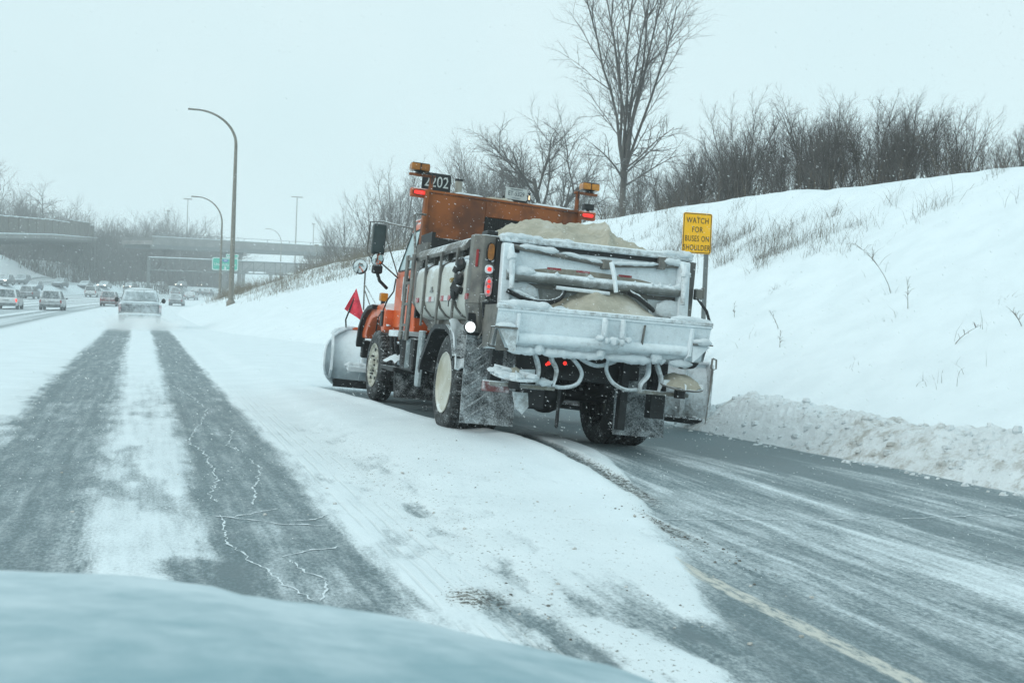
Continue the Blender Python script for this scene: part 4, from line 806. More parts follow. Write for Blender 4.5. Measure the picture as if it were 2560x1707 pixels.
# hood and front fenders
def hsec(y, w_, zt, zb): return [(-w_, y, zb), (-w_, y, zt-.22), (-w_*.86, y, zt-.05), (-w_*.5, y, zt), (w_*.5, y, zt), (w_*.86, y, zt-.05), (w_, y, zt-.22), (w_, y, zb)]
hood = P('hood', loft([hsec(4.48, .92, 1.90, 1.15), hsec(5.0, .82, 1.84, 1.15), hsec(5.7, .74, 1.74, 1.1), hsec(6.15, .70, 1.60, 1.0), hsec(6.26, .66, 1.48, .95)]), ORANGE, bevel=.02, seg=2, smooth=True)
for s in (-1, 1):
    fd = [(4.28, 1.10), (4.28, 1.42), (4.5, 1.52), (5.0, 1.50), (5.5, 1.46), (5.95, 1.32), (6.2, 1.12), (6.22, .95), (5.85, .95), (5.72, 1.12), (5.4, 1.27), (5.0, 1.31), (4.66, 1.22), (4.5, 1.06)]
    P('front_fender', MB().prism(fd, 0, min(s*.66, s*1.16), max(s*.66, s*1.16)), ORANGE, hood, bevel=.045, seg=2, smooth=True)
    fl = [(6.28, .86), (6.2, 1.14), (5.92, 1.36), (5.45, 1.48), (5.0, 1.50)]
    P('fender_flare', MB().prism(fl+[(y-.05 if y > 5.5 else y, z-.07) for y, z in fl[::-1]], 0, min(s*1.10, s*1.24), max(s*1.10, s*1.24)), BLACKS, hood, bevel=.01)
P('snow_cake', MB().ball((-1.1, 5.25, 1.49), (.08, .20, .025), 12, 6, .1), LUMP, hood, smooth=True); P('snow_cake', MB().ball((-1.09, 4.42, 1.18), (.07, .18, .03), 12, 6, .1), LUMP, hood, smooth=True)
P('turn_signal', MB().bb(-1.12, -1.0, 5.02, 5.16, 1.56, 1.69), AMB, hood, bevel=.012); P('signal_base', MB().bb(-1.09, -1.03, 5.05, 5.13, 1.48, 1.57), BLACK, hood)
P('side_marker', MB().box((-.985, 4.42, 1.72), (.02, .10, .20), (R(12), 0, 0)), AMB, hood, bevel=.008)
P('hood_latch', MB().bb(-1.19, -1.155, 4.36, 4.5, 1.16, 1.40), BLACK, hood, bevel=.01); P('latch_cable', MB().tube([(-1.17, 4.40, 1.40), (-1.13, 4.36, 1.56), (-1.04, 4.40, 1.70), (-1.02, 4.42, 1.9)], .012, 5), BLACK, hood)
P('latch_cable', MB().tube([(-1.17, 4.52, 1.38), (-1.18, 4.70, 1.30), (-1.18, 4.80, 1.08)], .010, 5), BLACK, hood)
P('bumper', MB().bb(-1.12, 1.12, 6.30, 6.45, .62, .92), BLACK, bevel=.02)
P('grille', MB().bb(-.55, .55, 6.24, 6.28, .95, 1.45), BLACK, hood)
# mirrors
mr = P('side_mirror', MB().bb(-1.50, -1.30, 4.02, 4.12, 2.20, 2.66), M('mirror_shell', (.035, .05, .05), .45, snow=.1), cab, bevel=.035, seg=2)
P('mirror_glass', MB().bb(-1.485, -1.315, 4.012, 4.02, 2.23, 2.63), M('dark_mirror', (.03, .055, .058), .15, var=.4, vscale=4), mr, bevel=.004)
P('mirror_arm', MB().tube([(-.92, 3.98, 2.64), (-1.36, 4.08, 2.70), (-1.55, 4.06, 2.67), (-1.56, 4.06, 2.22), (-1.49, 4.06, 2.14), (-1.38, 4.06, 2.12), (-1.02, 4.25, 1.90)], .012, 6), STEEL, mr, smooth=True)
P('mirror_arm', MB().tube([(-.92, 3.75, 2.62), (-1.30, 4.05, 2.68)], .009, 5), STEEL, mr); P('mirror_arm', MB().tube([(-1.31, 4.05, 2.50), (-1.04, 4.2, 1.94)], .010, 5), STEEL, mr)
for (xc, yc, zc, r, par) in ((-1.40, 4.02, 2.125, .096, mr),):
    P('round_mirror', MB().lathe([(yc, r), (yc+.03, r*.9), (yc+.06, .02)], (xc, 0, zc), 'Y', 24), BLACK, par, smooth=True); rg2 = P('round_glass', MB().lathe([(-.001-(math.sqrt(.16**2-(q_*.09)**2)-math.sqrt(.16**2-.09**2)), .09*q_) for q_ in (1, .85, .7, .5, .3, .12, 0)], (0, 0, 0), 'Y', 32), MIRG, par, smooth=True); rg2.location = (xc, yc-.008, zc); rg2.rotation_euler = (R(8), 0, R(12))
P('camera_pod', MB().bb(-1.46, -1.31, 4.0, 4.12, 1.92, 2.05), BLACK, mr, bevel=.02); P('pod_stem', MB().tube([(-1.38, 4.06, 1.94), (-1.33, 4.06, 1.82), (-1.2, 4.1, 1.72)], .025, 6), BLACK, mr)
hm = P('hood_mirror', MB().lathe([(6.02, .125), (6.05, .12), (6.09, .03)], (-1.33, 0, 2.12), 'Y', 28), BLACK, hood, smooth=True); rg_ = P('round_glass', MB().lathe([(-.001-(math.sqrt(.2**2-(q_*.118)**2)-math.sqrt(.2**2-.118**2)), .118*q_) for q_ in (1, .85, .7, .5, .3, .12, 0)], (0, 0, 0), 'Y', 32), MIRG, hm, smooth=True); rg_.location = (-1.33, 6.016, 2.12); rg_.rotation_euler = (R(9), 0, R(9))
P('mirror_mast', MB().tube([(-1.235, 6.06, 2.12), (-1.22, 6.06, 1.75), (-1.20, 6.05, 1.42), (-1.15, 5.95, 1.38)], .013, 6), STEEL, hm); 
P('mast_stay', MB().tube([(-1.22, 6.06, 1.84), (-1.08, 5.6, 1.52)], .010, 5), STEEL, hm); P('mast_stay', MB().tube([(-1.21, 6.05, 1.74), (-1.08, 5.9, 1.40)], .010, 5), STEEL, hm)

# left side gear below the cab ------------------------------------------------
st = P('cab_step', MB().prism([(-1.22, .60), (-1.22, .54), (-.75, .50), (-.75, .56)], 1, 2.9, 3.95), BLACK, bevel=.008)
P('step_tread', MB().bb(-1.225, -1.15, 2.92, 3.4, .535, .60), BLACK, st); P('snow_cake', MB().grid(lambda a, b: (-1.20+.40*a, 2.95+.95*b, .60+.16*math.sin(math.pi*min(1, .15+a))*(.45+.55*math.sin(2.6*b+.3))+.02*math.sin(13*a+7*b)), 12, 18), LUMP, st, smooth=True)
P('air_tank', MB().lathe([(2.9, .02), (2.92, .13), (3.6, .13), (3.62, .02)], (-.85, 0, .86), 'Y', 18), BLACKS, smooth=True)
for y in (2.98, 3.34, 3.66): P('step_bracket', MB().tube([(-1.15, y, 1.06), (-1.13, y, .85), (-1.02, y+.05, .66)], .022, 6), BLACKS, st)
P('step_top', MB().bb(-1.20, -.86, 2.95, 3.62, 1.02, 1.11), M('dusted_plate', (.22, .24, .24), .6, snow=.6, sscale=6, soft=.2), st, bevel=.008)
P('battery_box', MB().bb(-1.18, -.62, 1.95, 2.72, .58, 1.02), BLACKS, bevel=.02); P('filter_can', MB().lathe([(.62, .10), (1.0, .10)], (-1.12, 2.2, 0), 'Z', 16), M('grey_can', (.16, .20, .21), .5, snow=.35, sscale=12), smooth=True)
P('filter_can', MB().lathe([(.66, .08), (.98, .08)], (-1.15, 2.5, 0), 'Z', 16), BLACKS, smooth=True)
P('side_guard', MB().bb(-1.22, -1.17, 1.30, 1.50, .42, 1.12), M('galvanised_bar', (.22, .27, .28), .55, snow=.25, sscale=20, soft=.3), bevel=.01)
P('hydraulic_box', MB().bb(-1.12, -.55, .98, 1.32, .62, 1.05), BLACK, bevel=.02); P('hydraulic_box', MB().bb(-.9, -.5, 1.5, 2.0, .6, 1.0), BLACK, bevel=.03)
for k in range(7): P('underbody_hose', MB().tube([(-1.0+.03*k, 1.0+.25*k, 1.02), (-1.05, 1.1+.3*k, .80+.03*k), (-.9, 1.4+.3*k, .66)], .016, 6), BLACK, smooth=True)
P('underbody_blade', MB().prism([(3.25, .16), (3.45, .62), (3.5, .62), (3.32, .16)], 0, -1.1, 1.1), BLACKS); P('blade_hanger', MB().bb(-.5, .5, 3.4, 3.7, .55, .8), BLACK)

# front plow --------------------------------------------------------------------
def mold(x0, x1, yc, z0, h, sweep, n=14, nx_=16, bow=.28, flip=1):
    def fn(a, b):
        th = R(-38)+R(112)*b; rr_ = h/1.45
        return (x0+(x1-x0)*a+.30*(1-a)**9*abs(2*b-.9)**3, yc+sweep*a+flip*bow*(1-math.cos((b-.42)*2.2))*1.25, z0+h*b)
    return MB().grid(fn, nx_, n)
plow = P('front_plow', mold(-1.66, 1.75, 7.05, .12, .98, -.35, bow=.42), CAKEO, thick=.03, smooth=True)
P('cutting_edge', MB().box((.15, 6.98, .13), (3.18, .05, .14), (0, 0, R(-5.9))), BLACKS, plow)
P('end_rib', MB().grid(lambda a, b: (-1.665+.30*abs(2*b-.9)**3, 7.05-.16*a+.42*1.25*(1-math.cos((b-.42)*2.2)), .10+1.0*b), 3, 12), CAKE, plow, thick=.03)
P('top_lip', MB().tube([(-1.22, 7.37, 1.105), (-.9, 7.33, 1.11), (1.7, 7.06, 1.10)], .03, 8), ORANGE, plow, smooth=True); P('top_snow', lumpy([(-1.52, 7.30, .98), (-1.34, 7.36, 1.08), (-1.1, 7.36, 1.12)], .045), LUMP, plow, smooth=True)
for x in (-1.52, -1.0, -.45, .3, 1.0, 1.55):
    yy = 7.05-.35*(x+1.66)/3.41; P('back_rib', MB().prism([(yy-.02, .2), (yy-.16, .35), (yy-.12, .75), (yy+.04, 1.02), (yy+.06, .95), (yy-.03, .6), (yy+.0, .3)], 0, x-.02, x+.02), CAKEO if x > -1.2 and x < -.8 else CAKE, plow)
P('back_brace', MB().prism([(6.98, .40), (6.75, .36), (6.75, .44), (6.98, .50)], 0, -1.25, 1.4), CAKE, plow); P('snow_cake', lumpy([(-1.3, 6.85, .46), (-.6, 6.82, .47)], .07), LUMP, plow, smooth=True)
P('trip_spring', MB().tube([(-.82+.02*math.sin(i*1.7), 6.9-.01*i, .95-.022*i) for i in range(24)], .032, 6), M('orange_spring', (.52, .11, .03), .5, snow=.4, sscale=14), plow)
P('push_frame', MB().bb(-.6, .6, 6.4, 6.95, .35, .50), BLACKS, plow)
fs = P('flag_stick', MB().tube([(-1.31, 7.05, 1.10), (-1.33, 7.05, 1.24), (-1.28, 7.05, 1.42), (-1.20, 7.05, 1.70)], .014, 6), BLACK, plow, smooth=True)
FLAGM = M('red_flag_cloth', (.86, .06, .10), .7, col2=(.64, .03, .06), vscale=8, snow=.10, sscale=40)
P('plow_flag', MB().grid(lambda a, b: tuple((Vector((-1.37, 7.04, 1.42))*(1-a)+Vector((-.97, 7.0, 1.20))*a)*(1-b)+Vector((-1.20, 7.03, 1.80))*b+Vector((0, .03*math.sin(a*8)*(1-b), 0))), 10, 10), FLAGM, fs, thick=.008, smooth=True)
# wing plow on the far side
wing = P('wing_plow', MB().grid(lambda a, b: (1.45+1.9*a, 4.1-1.75*a+.20*(1-math.cos((b-.4)*2.2)), .24+(.80+.02*a)*b), 16, 10), CAKE2, thick=.03, smooth=True)
P('wing_top', MB().tube([(1.45, 4.16, 1.05), (3.35, 2.41, 1.08)], .035, 8), CAKE, wing, smooth=True); P('wing_end', MB().prism([(2.30, .22), (2.42, .3), (2.50, 1.08), (2.32, 1.06)], 0, 3.33, 3.37), CAKE2, wing)
for a in (.25, .55, .85): P('back_rib', MB().box((1.45+1.9*a-.03, 4.1-1.75*a-.07, .62), (.05, .10, .72), (0, 0, R(-42))), CAKE2, wing)
P('cutting_edge', MB().tube([(1.45, 4.08, .22), (3.35, 2.33, .22)], .05, 6), BLACK, wing); P('wing_arm', MB().tube([(1.0, 3.0, .85), (2.5, 3.05, .60)], .045, 8), BLACKS, wing); P('wing_mast', MB().bb(1.12, 1.26, 4.3, 4.46, .6, 2.3), BLACK, wing)
# ------------------------------------------------------------------ traffic
TY = M('car_tyre', (.03, .033, .035), .8, snow=.3, sscale=30, soft=.3); RM2 = M('car_rim', (.35, .36, .36), .4, metal=.5)
CGL = M('car_glass', (.035, .05, .055), .15, snow=.15, sscale=8, soft=.3); PLAST = M('car_plastic', (.04, .043, .045), .6, snow=.3, sscale=12, soft=.3)
TLM = M('car_tail_lens', (.36, .02, .02), .35); TLE = EM('lit_tail_lens', (1, .05, .03), 2.2, (.4, .01, .01)); HLE = EM('lit_head_lamp', (1, .93, .75), 5.0, (.8, .8, .8)); HLM = M('head_lamp_glass', (.5, .52, .52), .2)
def paint(name, col): return M(name, col, .35, var=.15, vscale=2, snow=.14, sscale=5, soft=.22, upk=.5, coat=.3)
PAINTS = {'white': paint('white_car_paint', (.66, .68, .68)), 'silver': paint('silver_car_paint', (.40, .42, .43)), 'grey': paint('grey_car_paint', (.13, .14, .15)), 'dark': paint('dark_car_paint', (.045, .055, .065)), 'red': paint('dark_red_car_paint', (.16, .025, .025)), 'blue': paint('blue_grey_car_paint', (.09, .13, .17))}
DIM = {'suv': (4.6, 1.86, 1.68, .99, (-2.2, 1.15), (-1.95, .25)), 'sedan': (4.7, 1.82, 1.44, .92, (-1.75, 1.1), (-.95, .2)), 'van': (5.0, 1.95, 1.76, 1.02, (-2.42, 1.75), (-2.30, .75)), 'wagon': (4.5, 1.80, 1.55, .95, (-2.1, 1.1), (-1.7, .2))}
def ring(y, w_, zb, zt): return [(-w_*.92, y, zb), (-w_, y, zb+.12), (-w_, y, (zb+zt)/2+.05), (-w_*.97, y, zt-.05), (-w_*.86, y, zt), (w_*.86, y, zt), (w_*.97, y, zt-.05), (w_, y, (zb+zt)/2+.05), (w_, y, zb+.12), (w_*.92, y, zb)]
def cwheel(car, x, y, r, s):
    e = bpy.data.objects.new('wheel', None); COL.objects.link(e); e.parent = car; e.location = (x, y, r); e.empty_display_size = .1
    MB().lathe([(-.1, r*.6), (-.11, r*.9), (-.08, r), (.08, r), (.11, r*.9), (.1, r*.6)], (0, 0, 0), 'X', 18).build('tyre', TY, e, smooth=True)
    MB().lathe([(-.1, r*.62), (-.09, r*.3), (-.1, 0)] if s < 0 else [(.1, r*.62), (.09, r*.3), (.1, 0)], (0, 0, 0), 'X', 14).build('rim', RM2, e)
def make_car(kind, pm, lit_tail=False, lit_head=False):
    L, W, H, BZ, gb, gr_ = DIM[kind]; h, w_ = L/2, W/2
    car = bpy.data.objects.new({'suv': 'suv', 'sedan': 'sedan_car', 'van': 'minivan', 'wagon': 'hatchback_car'}[kind], None); COL.objects.link(car)
    fz = .74 if kind in ('sedan', 'wagon') else .9; rz_ = BZ if kind != 'sedan' else .93
    loft([ring(-h, w_*.80, .42, rz_-.14), ring(-h+.10, w_*.94, .32, rz_-.02), ring(-h+.5, w_, .26, BZ), ring(.9, w_, .26, BZ), ring(1.2, w_, .26, BZ-.02), ring(h-.45, w_*.97, .28, fz+.04), ring(h-.1, w_*.88, .34, fz-.08), ring(h, w_*.74, .40, fz-.2)]).build('body', pm, car, smooth=True)
    wr = w_*.74; wb = w_*.93
    g = [(-wb, gb[0], BZ-.03), (wb, gb[0], BZ-.03), (wb, gb[1], BZ-.03), (-wb, gb[1], BZ-.03), (-wr, gr_[0], H), (wr, gr_[0], H), (wr, gr_[1], H), (-wr, gr_[1], H)]
    roof = MB().add(g, [(0, 3, 2, 1), (4, 5, 6, 7), (0, 1, 5, 4), (1, 2, 6, 5), (2, 3, 7, 6), (3, 0, 4, 7)]).build('roof', pm, car, bevel=.06, seg=2, smooth=True)
    def quad(a, b, c, d, i=.12):
        pts = [Vector(q) for q in (a, b, c, d)]; m_ = sum(pts, Vector())/4; n_ = (pts[1]-pts[0]).cross(pts[3]-pts[0]).normalized()
        if n_.dot(m_-Vector((0, (gb[0]+gb[1])/2, 1.2))) < 0: n_ = -n_
        return MB().add([p.lerp(m_, i)+n_*.012 for p in pts]+[p.lerp(m_, i)-n_*.01 for p in pts], [(0, 1, 2, 3), (7, 6, 5, 4)]+[(k, (k+1) % 4, 4+(k+1) % 4, 4+k) for k in range(4)])
    quad(g[0], g[1], g[5], g[4], .16).build('rear_window', CGL, car); quad(g[2], g[3], g[7], g[6], .12).build('windscreen', CGL, car)
    for s in (-1, 1):
        xa, xb = s*wb, s*wr
        def gp(t, top): return (xb if top else xa, (gr_[0]+(gr_[1]-gr_[0])*t) if top else (gb[0]+(gb[1]-gb[0])*t), H if top else BZ-.03)
        for t0, t1 in ((.06, .48), (.52, .95)) if kind != 'van' else ((.04, .33), (.36, .64), (.67, .96)):
            quad(gp(t0, 0), gp(t1, 0), gp(t1, 1), gp(t0, 1), .10).build('side_window', CGL, car)
        MB().box((s*(w_*.80), -h+.075, rz_-.24), (.26, .10, .24 if kind != 'van' else .4)).build('tail_lamp', TLE if lit_tail else TLM, car, bevel=.02)
        MB().box((s*(w_*.72), h-.10, fz-.15), (.34, .14, .13)).build('head_lamp', HLE if lit_head else HLM, car, bevel=.02)
        MB().ball((s*(w_+.10), gb[1]-.35, BZ+.05), (.12, .07, .08), 8, 6).build('door_mirror', PLAST, car, smooth=True)
        for y in (-h*.62, h*.62): cwheel(car, s*(w_-.10), y, .335 if kind != 'sedan' else .315, s)
    MB().bb(-w_*.86, w_*.86, -h-.03, -h+.12, .36, .56).build('rear_bumper', PLAST, car, bevel=.03); MB().bb(-w_*.8, w_*.8, h-.14, h+.03, .30, .52).build('front_bumper', PLAST, car, bevel=.03)
    MB().bb(-.26, .26, -h-.0, -h+.04, .70, .82).build('number_plate', HLM, car)
    MB().grid(lambda a, b: (wr*(1.7*a-.85), gr_[0]+.05+(gr_[1]-gr_[0]-.1)*b, H+.012+.025*math.sin(math.pi*a)*math.sin(math.pi*b)), 6, 6).build('roof_snow', LUMP, car, smooth=True)
    return car
def heading(Y, back=False): return -math.atan(2*max(Y-90, 0)/1100)+(math.pi if back else 0)
WAY, OPP = 'traffic driving away on the freeway', 'oncoming traffic on the far carriageway'
TRAF = [('suv', 'white', -10.51, 100.8, 0, 1, 0, 'white SUV with lit red tail lamps, leftmost on the near freeway lanes'),
 ('suv', 'silver', -7.17, 102.46, 0, 0, 0, 'silver SUV with red tail lamps right of the white SUV'),
 ('suv', 'grey', -14.31, 161.84, 0, 0, 0, 'dark grey SUV driving away in the lane behind the white and silver SUVs'),
 ('van', 'white', -7.26, 191.7, 0, 0, 0, 'white minivan driving away beyond the silver SUV'),
 ('suv', 'red', -3.26, 133.9, 0, 0, 0, 'dark red SUV just left of the snowy pickup'),
 ('wagon', 'grey', 4.7, 152.0, 0, 0, 0, 'grey hatchback half hidden behind the right side of the pickup'),
 ('suv', 'dark', -19.6, 181.2, 1, 0, 1, 'dark SUV with headlights on, leftmost of the oncoming cars'),
 ('suv', 'grey', -18.6, 196.5, 1, 0, 0, 'grey SUV close behind the leftmost oncoming car'),
 ('wagon', 'blue', -16.3, 191.7, 1, 0, 0, 'blue grey hatchback coming up second from the left on the far carriageway'),
 ('suv', 'dark', -13.54, 208.7, 1, 0, 0, 'dark tall SUV oncoming above the white minivan and silver SUV'),
 ('sedan', 'grey', -10.0, 223.1, 1, 0, 0, 'low grey sedan oncoming, directly behind the white minivan'),
 ('sedan', 'silver', -6.9, 235.2, 1, 0, 1, 'hazy silver sedan with headlights oncoming right of the minivan'),
 ('suv', 'dark', -2.1, 250.1, 1, 0, 1, 'dark oncoming SUV just left of the sign gantry post'),
 ('suv', 'blue', .8, 257.4, 1, 0, 0, 'blue grey oncoming SUV seen against the sign gantry post'),
 ('sedan', 'silver', 4.6, 272.4, 1, 0, 0, 'small pale oncoming sedan just right of the gantry post'),
 ('suv', 'grey', 7.25, 231.1, 0, 0, 0, 'grey SUV driving away, upper left of the three below the green sign'),
 ('sedan', 'silver', 8.64, 200.9, 0, 0, 0, 'silver sedan driving away, nearest below the green sign'),
 ('wagon', 'dark', 14.5, 252.2, 0, 0, 0, 'dark hatchback driving away close to the second lamp post'),
 ('suv', 'dark', 9.9, 290.1, 1, 0, 1, 'dark oncoming SUV with lights above the cars below the green sign'),
 ('sedan', 'grey', 12.5, 262.0, 0, 0, 0, 'faint low grey sedan between the cars below the green sign'),
 ('wagon', 'grey', 16.4, 318.0, 1, 0, 1, 'faint grey hatchback farthest off, beside the lamp post')]
for kind, pc, x, y, back, lt_, lh, lab in TRAF:
    c = make_car(kind, PAINTS[pc], lt_, lh); c.location = (x, y, float(height(np.array(x), np.array(y)))+.03); c.rotation_euler = (0, 0, heading(y, back))
    tag(c, lab, 'car' if kind != 'van' else 'van', OPP if back else WAY)
# pickup ahead in the lane
pk = thing('pickup_truck', 'snow plastered grey pickup truck driving ahead in the lane, trailing spray', 'pickup truck', (.02, 58.6, .0), 0)
PKM = M('snow_plastered_paint', (.09, .105, .11), .5, snow=.42, sscale=5, soft=.25, upk=.5)
loft([ring(-2.75, .96, .62, 1.20), ring(-2.65, 1.0, .5, 1.24), ring(-.3, 1.01, .45, 1.24), ring(1.4, 1.01, .45, 1.2), ring(2.5, .98, .5, 1.14), ring(2.85, .86, .6, 1.0)]).build('body', PKM, pk, smooth=True)
g = [(-.92, -.75, 1.2), (.92, -.75, 1.2), (.92, 1.75, 1.2), (-.92, 1.75, 1.2), (-.74, -.60, 1.88), (.74, -.60, 1.88), (.74, .85, 1.90), (-.74, .85, 1.90)]
MB().add(g, [(0, 3, 2, 1), (4, 5, 6, 7), (0, 1, 5, 4), (1, 2, 6, 5), (2, 3, 7, 6), (3, 0, 4, 7)]).build('cab', PKM, pk, bevel=.07, seg=2, smooth=True)
MB().add([(-.78, -.76, 1.32), (.78, -.76, 1.32), (.66, -.655, 1.76), (-.66, -.655, 1.76)], [(0, 1, 2, 3)]).build('rear_window', M('snowy_rear_glass', (.07, .11, .12), .3, snow=.34, sscale=6, soft=.3), pk, thick=.02)
for s in (-1, 1):
    MB().add([(s*.925, -.5, 1.3), (s*.925, .5, 1.3), (s*.78, .45, 1.78), (s*.78, -.45, 1.78)], [(0, 1, 2, 3)]).build('side_window', CGL, pk, thick=.02)
    MB().bb(min(s*.88, s*1.0), max(s*.88, s*1.0), -2.79, -2.70, .78, 1.16).build('tail_lamp', M('snowy_tail_lens', (.30, .04, .04), .5, snow=.5, sscale=8, soft=.3), pk, bevel=.02)
    m2 = MB().ball((s*1.16, 1.15, 1.34), (.11, .08, .13), 10, 8).build('door_mirror', M('black_mirror_shell', (.02, .022, .024), .5), pk, smooth=True)
    MB().tube([(s*.98, 1.2, 1.26), (s*1.1, 1.15, 1.3)], .025, 6).build('mirror_arm', PLAST, m2)
    for y in (-1.75, 1.85): cwheel(pk, s*.87, y, .40, s)
MB().bb(-.86, .86, -2.80, -2.74, .70, 1.17).build('tailgate', M('frosted_tailgate', (.12, .14, .15), .5, snow=.36, sscale=7, soft=.25), pk, bevel=.02)
MB().bb(-.98, .98, -2.93, -2.76, .46, .66).build('rear_bumper', PKM, pk, bevel=.03)
mbx = lumpy([(-.95, -2.90, .68), (.95, -2.90, .68)], .06, amp=.25, step=.12); mbx.build('bumper_snow', LUMP, pk, smooth=True)
lumpy([(-.9, -2.70, 1.25), (.9, -2.70, 1.25)], .07, amp=.25, step=.12).build('tailgate_snow', LUMP, pk, smooth=True)
MB().grid(lambda a, b: (-.72+1.44*a, -.58+1.4*b, 1.89+.10*math.sin(math.pi*a)**.5*math.sin(math.pi*b)**.5), 8, 8).build('roof_snow', LUMP, pk, smooth=True)
MB().grid(lambda a, b: (-.9+1.8*a, -2.6+1.8*b, 1.22+.12*math.sin(math.pi*a)**.5), 8, 8).build('bed_snow', LUMP, pk, smooth=True)
# spray thrown up by its wheels
def spray_mat():
    t = NT('snow_spray'); t.t.nodes.remove(t.b); pv = t.n('VolumePrincipled'); pv.inputs['Color'].default_value = (.97, .985, .99, 1); pv.inputs['Anisotropy'].default_value = 0
    c = t.n('TexCoord'); ln = t.n('VectorMath'); ln.operation = 'LENGTH'; t.l(c.outputs['Object'], ln.inputs[0])
    d = t.math('MULTIPLY', t.ramp(ln.outputs['Value'], 1.0, .15), t.math('MULTIPLY', t.ramp(t.noise(c.outputs['Object'], 2.2, 3), .3, .7), 1.1))
    t.l(d, pv.inputs['Density']); t.l(pv.outputs[0], t.out.inputs['Volume']); return t.m
sp = MB().ball((0, 0, 0), 1.0, 20, 12).build('snow_spray', spray_mat(), None, smooth=True); sp.location = (.02, 53.2, .15); sp.scale = (2.4, 7.0, .80)
tag(sp, 'white spray of powder snow behind the pickup', 'snow spray', kind='stuff')
# ------------------------------------------------------------------ lamps, signs, gantry, bridges
LAMPM = M('weathered_lamp_steel', (.23, .215, .18), .55, metal=.2, var=.3); GALV = M('galvanised_steel', (.20, .22, .22), .5, metal=.3, snow=.06); CONC = M('concrete', (.26, .26, .25), .85, var=.25, vscale=.6)
def lamp(x, y, ztop, arm, armh, label, r0=.17, zb=None):
    zb = float(height(np.array(x), np.array(y)))-.1 if zb is None else zb
    t = thing('street_lamp', label, 'lamp post', (x, y, zb), 0, 'curved arm lamp posts beside the freeway'); H = ztop-zb
    MB().lathe([(0, r0*1.7), (.35, r0*1.6), (.5, r0*1.05)], (0, 0, 0), 'Z', 12).build('base', LAMPM, t, smooth=True)
    pole = MB().tube([(0, 0, .4), (0, 0, H*.5), (0, 0, H-armh)], [r0, r0*.78, r0*.58], 12).build('pole', LAMPM, t, smooth=True)
    pts = [(-arm*(1-math.cos(a)), 0, H-armh+armh*math.sin(a)) for a in [math.pi/2*i/12 for i in range(13)]]; pts = [(p[0]*.86, p[1], p[2]) for p in pts]
    MB().tube(pts, [r0*(.58-.25*i/12) for i in range(13)], 10).build('arm', LAMPM, t, smooth=True)
    MB().box((-arm*.86-.30, 0, H-.01), (.75, .26, .11)).build('lamp_head', LAMPM, t, bevel=.03)
    return t
lamp(6.45, 83.6, 15.5, 3.3, 2.35, 'tall curved arm lamp post, nearest and largest on the snow bank', .20)
lamp(7.85, 116.6, 12.1, 2.9, 2.6, 'second curved arm lamp post, rising in front of the green sign', .15)
lamp(31.2, 260, 18.8, 3.6, 3.2, 'faint curved arm lamp post seen above the overpass', .15)
def mast(x, y, ztop, label, r=.25, head=2.2):
    zb = float(height(np.array(x), np.array(y)))-.2; t = thing('light_mast', label, 'light mast', (x, y, zb), 0, 'distant light masts in the haze'); H = ztop-zb
    MB().tube([(0, 0, 0), (0, 0, H)], [r, r*.6], 10).build('pole', LAMPM, t, smooth=True); MB().bb(-head/2, head/2, -.3, .3, H-.35, H).build('lamp_ring', LAMPM, t, bevel=.08); return t
mast(55.8, 420, 42.4, 'tall thin light mast right of the lamp posts, above the overpass', .30, 4.5); mast(15.0, 400, 37.0, 'very faint light mast above the woods left of the lamp posts', .2, 3)
mast(59.5, 400, 31, 'small faint light pole right of the tall mast', .2, 1.2); mast(7.0, 330, 27.0, 'thin pole standing above the distant woods', .14, .8)
mast(38.0, 250, 15.2, 'short hazy lamp pole at the right end of the overpass', .14, 1.0)
# yellow shoulder sign
ys_ = thing('warning_sign', 'yellow sign reading WATCH FOR BUSES ON SHOULDER on a steel post', 'sign', (10.36, 19.05, 0), R(-3))
zb = zsurf(10.36, 19.05); YEL = M('yellow_sign_sheeting', (1.0, .52, .0), .45, var=.06, vscale=3); SBLK = M('black_sign_ink', (.016, .018, .018), .6)
def rrect(x0, x1, z0, z1, r, n=5):
    o = []
    for cx_, cz_, a0 in ((x1-r, z0+r, -90), (x1-r, z1-r, 0), (x0+r, z1-r, 90), (x0+r, z0+r, 180)):
        o += [(cx_+r*math.cos(R(a0+90*i/n)), cz_+r*math.sin(R(a0+90*i/n))) for i in range(n+1)]
    return o
ZS = 2.80; SH = .80; SW = .625
pn = MB().prism(rrect(-SW/2, SW/2, ZS, ZS+SH, .045), 1, -.006, .0).build('panel', YEL, ys_)
bo, bi = rrect(-SW/2+.012, SW/2-.012, ZS+.012, ZS+SH-.012, .038), rrect(-SW/2+.026, SW/2-.026, ZS+.026, ZS+SH-.026, .028)
n = len(bo); MB().add([(x, -.0085, z) for x, z in bo+bi], [(i, (i+1) % n, n+(i+1) % n, n+i) for i in range(n)]).build('border', SBLK, pn)
for i, wd in enumerate(('WATCH', 'FOR', 'BUSES ON', 'SHOULDER')): lettering(wd, .160, SBLK, pn, (0, -.0095, ZS+SH-.155-i*.178), sx={0: .76, 1: .74, 2: .66, 3: .66}[i], thick=.001, spacing=1.12)
for z in (ZS+.08, ZS+SH-.07): MB().lathe([(-.012, .009), (-.007, .012)], (0, 0, z), 'Y', 8).build('bolt', GALV, pn)
MB().prism([(.19, -.0), (.19, .05), (.205, .06), (.255, .06), (.27, .05), (.27, -.0), (.255, .012), (.205, .012)], 2, zb-.2, ZS+.12).build('post', GALV, ys_)
MB().bb(-.27, .28, .002, .02, ZS+.08, ZS+.11).build('stringer', GALV, ys_)

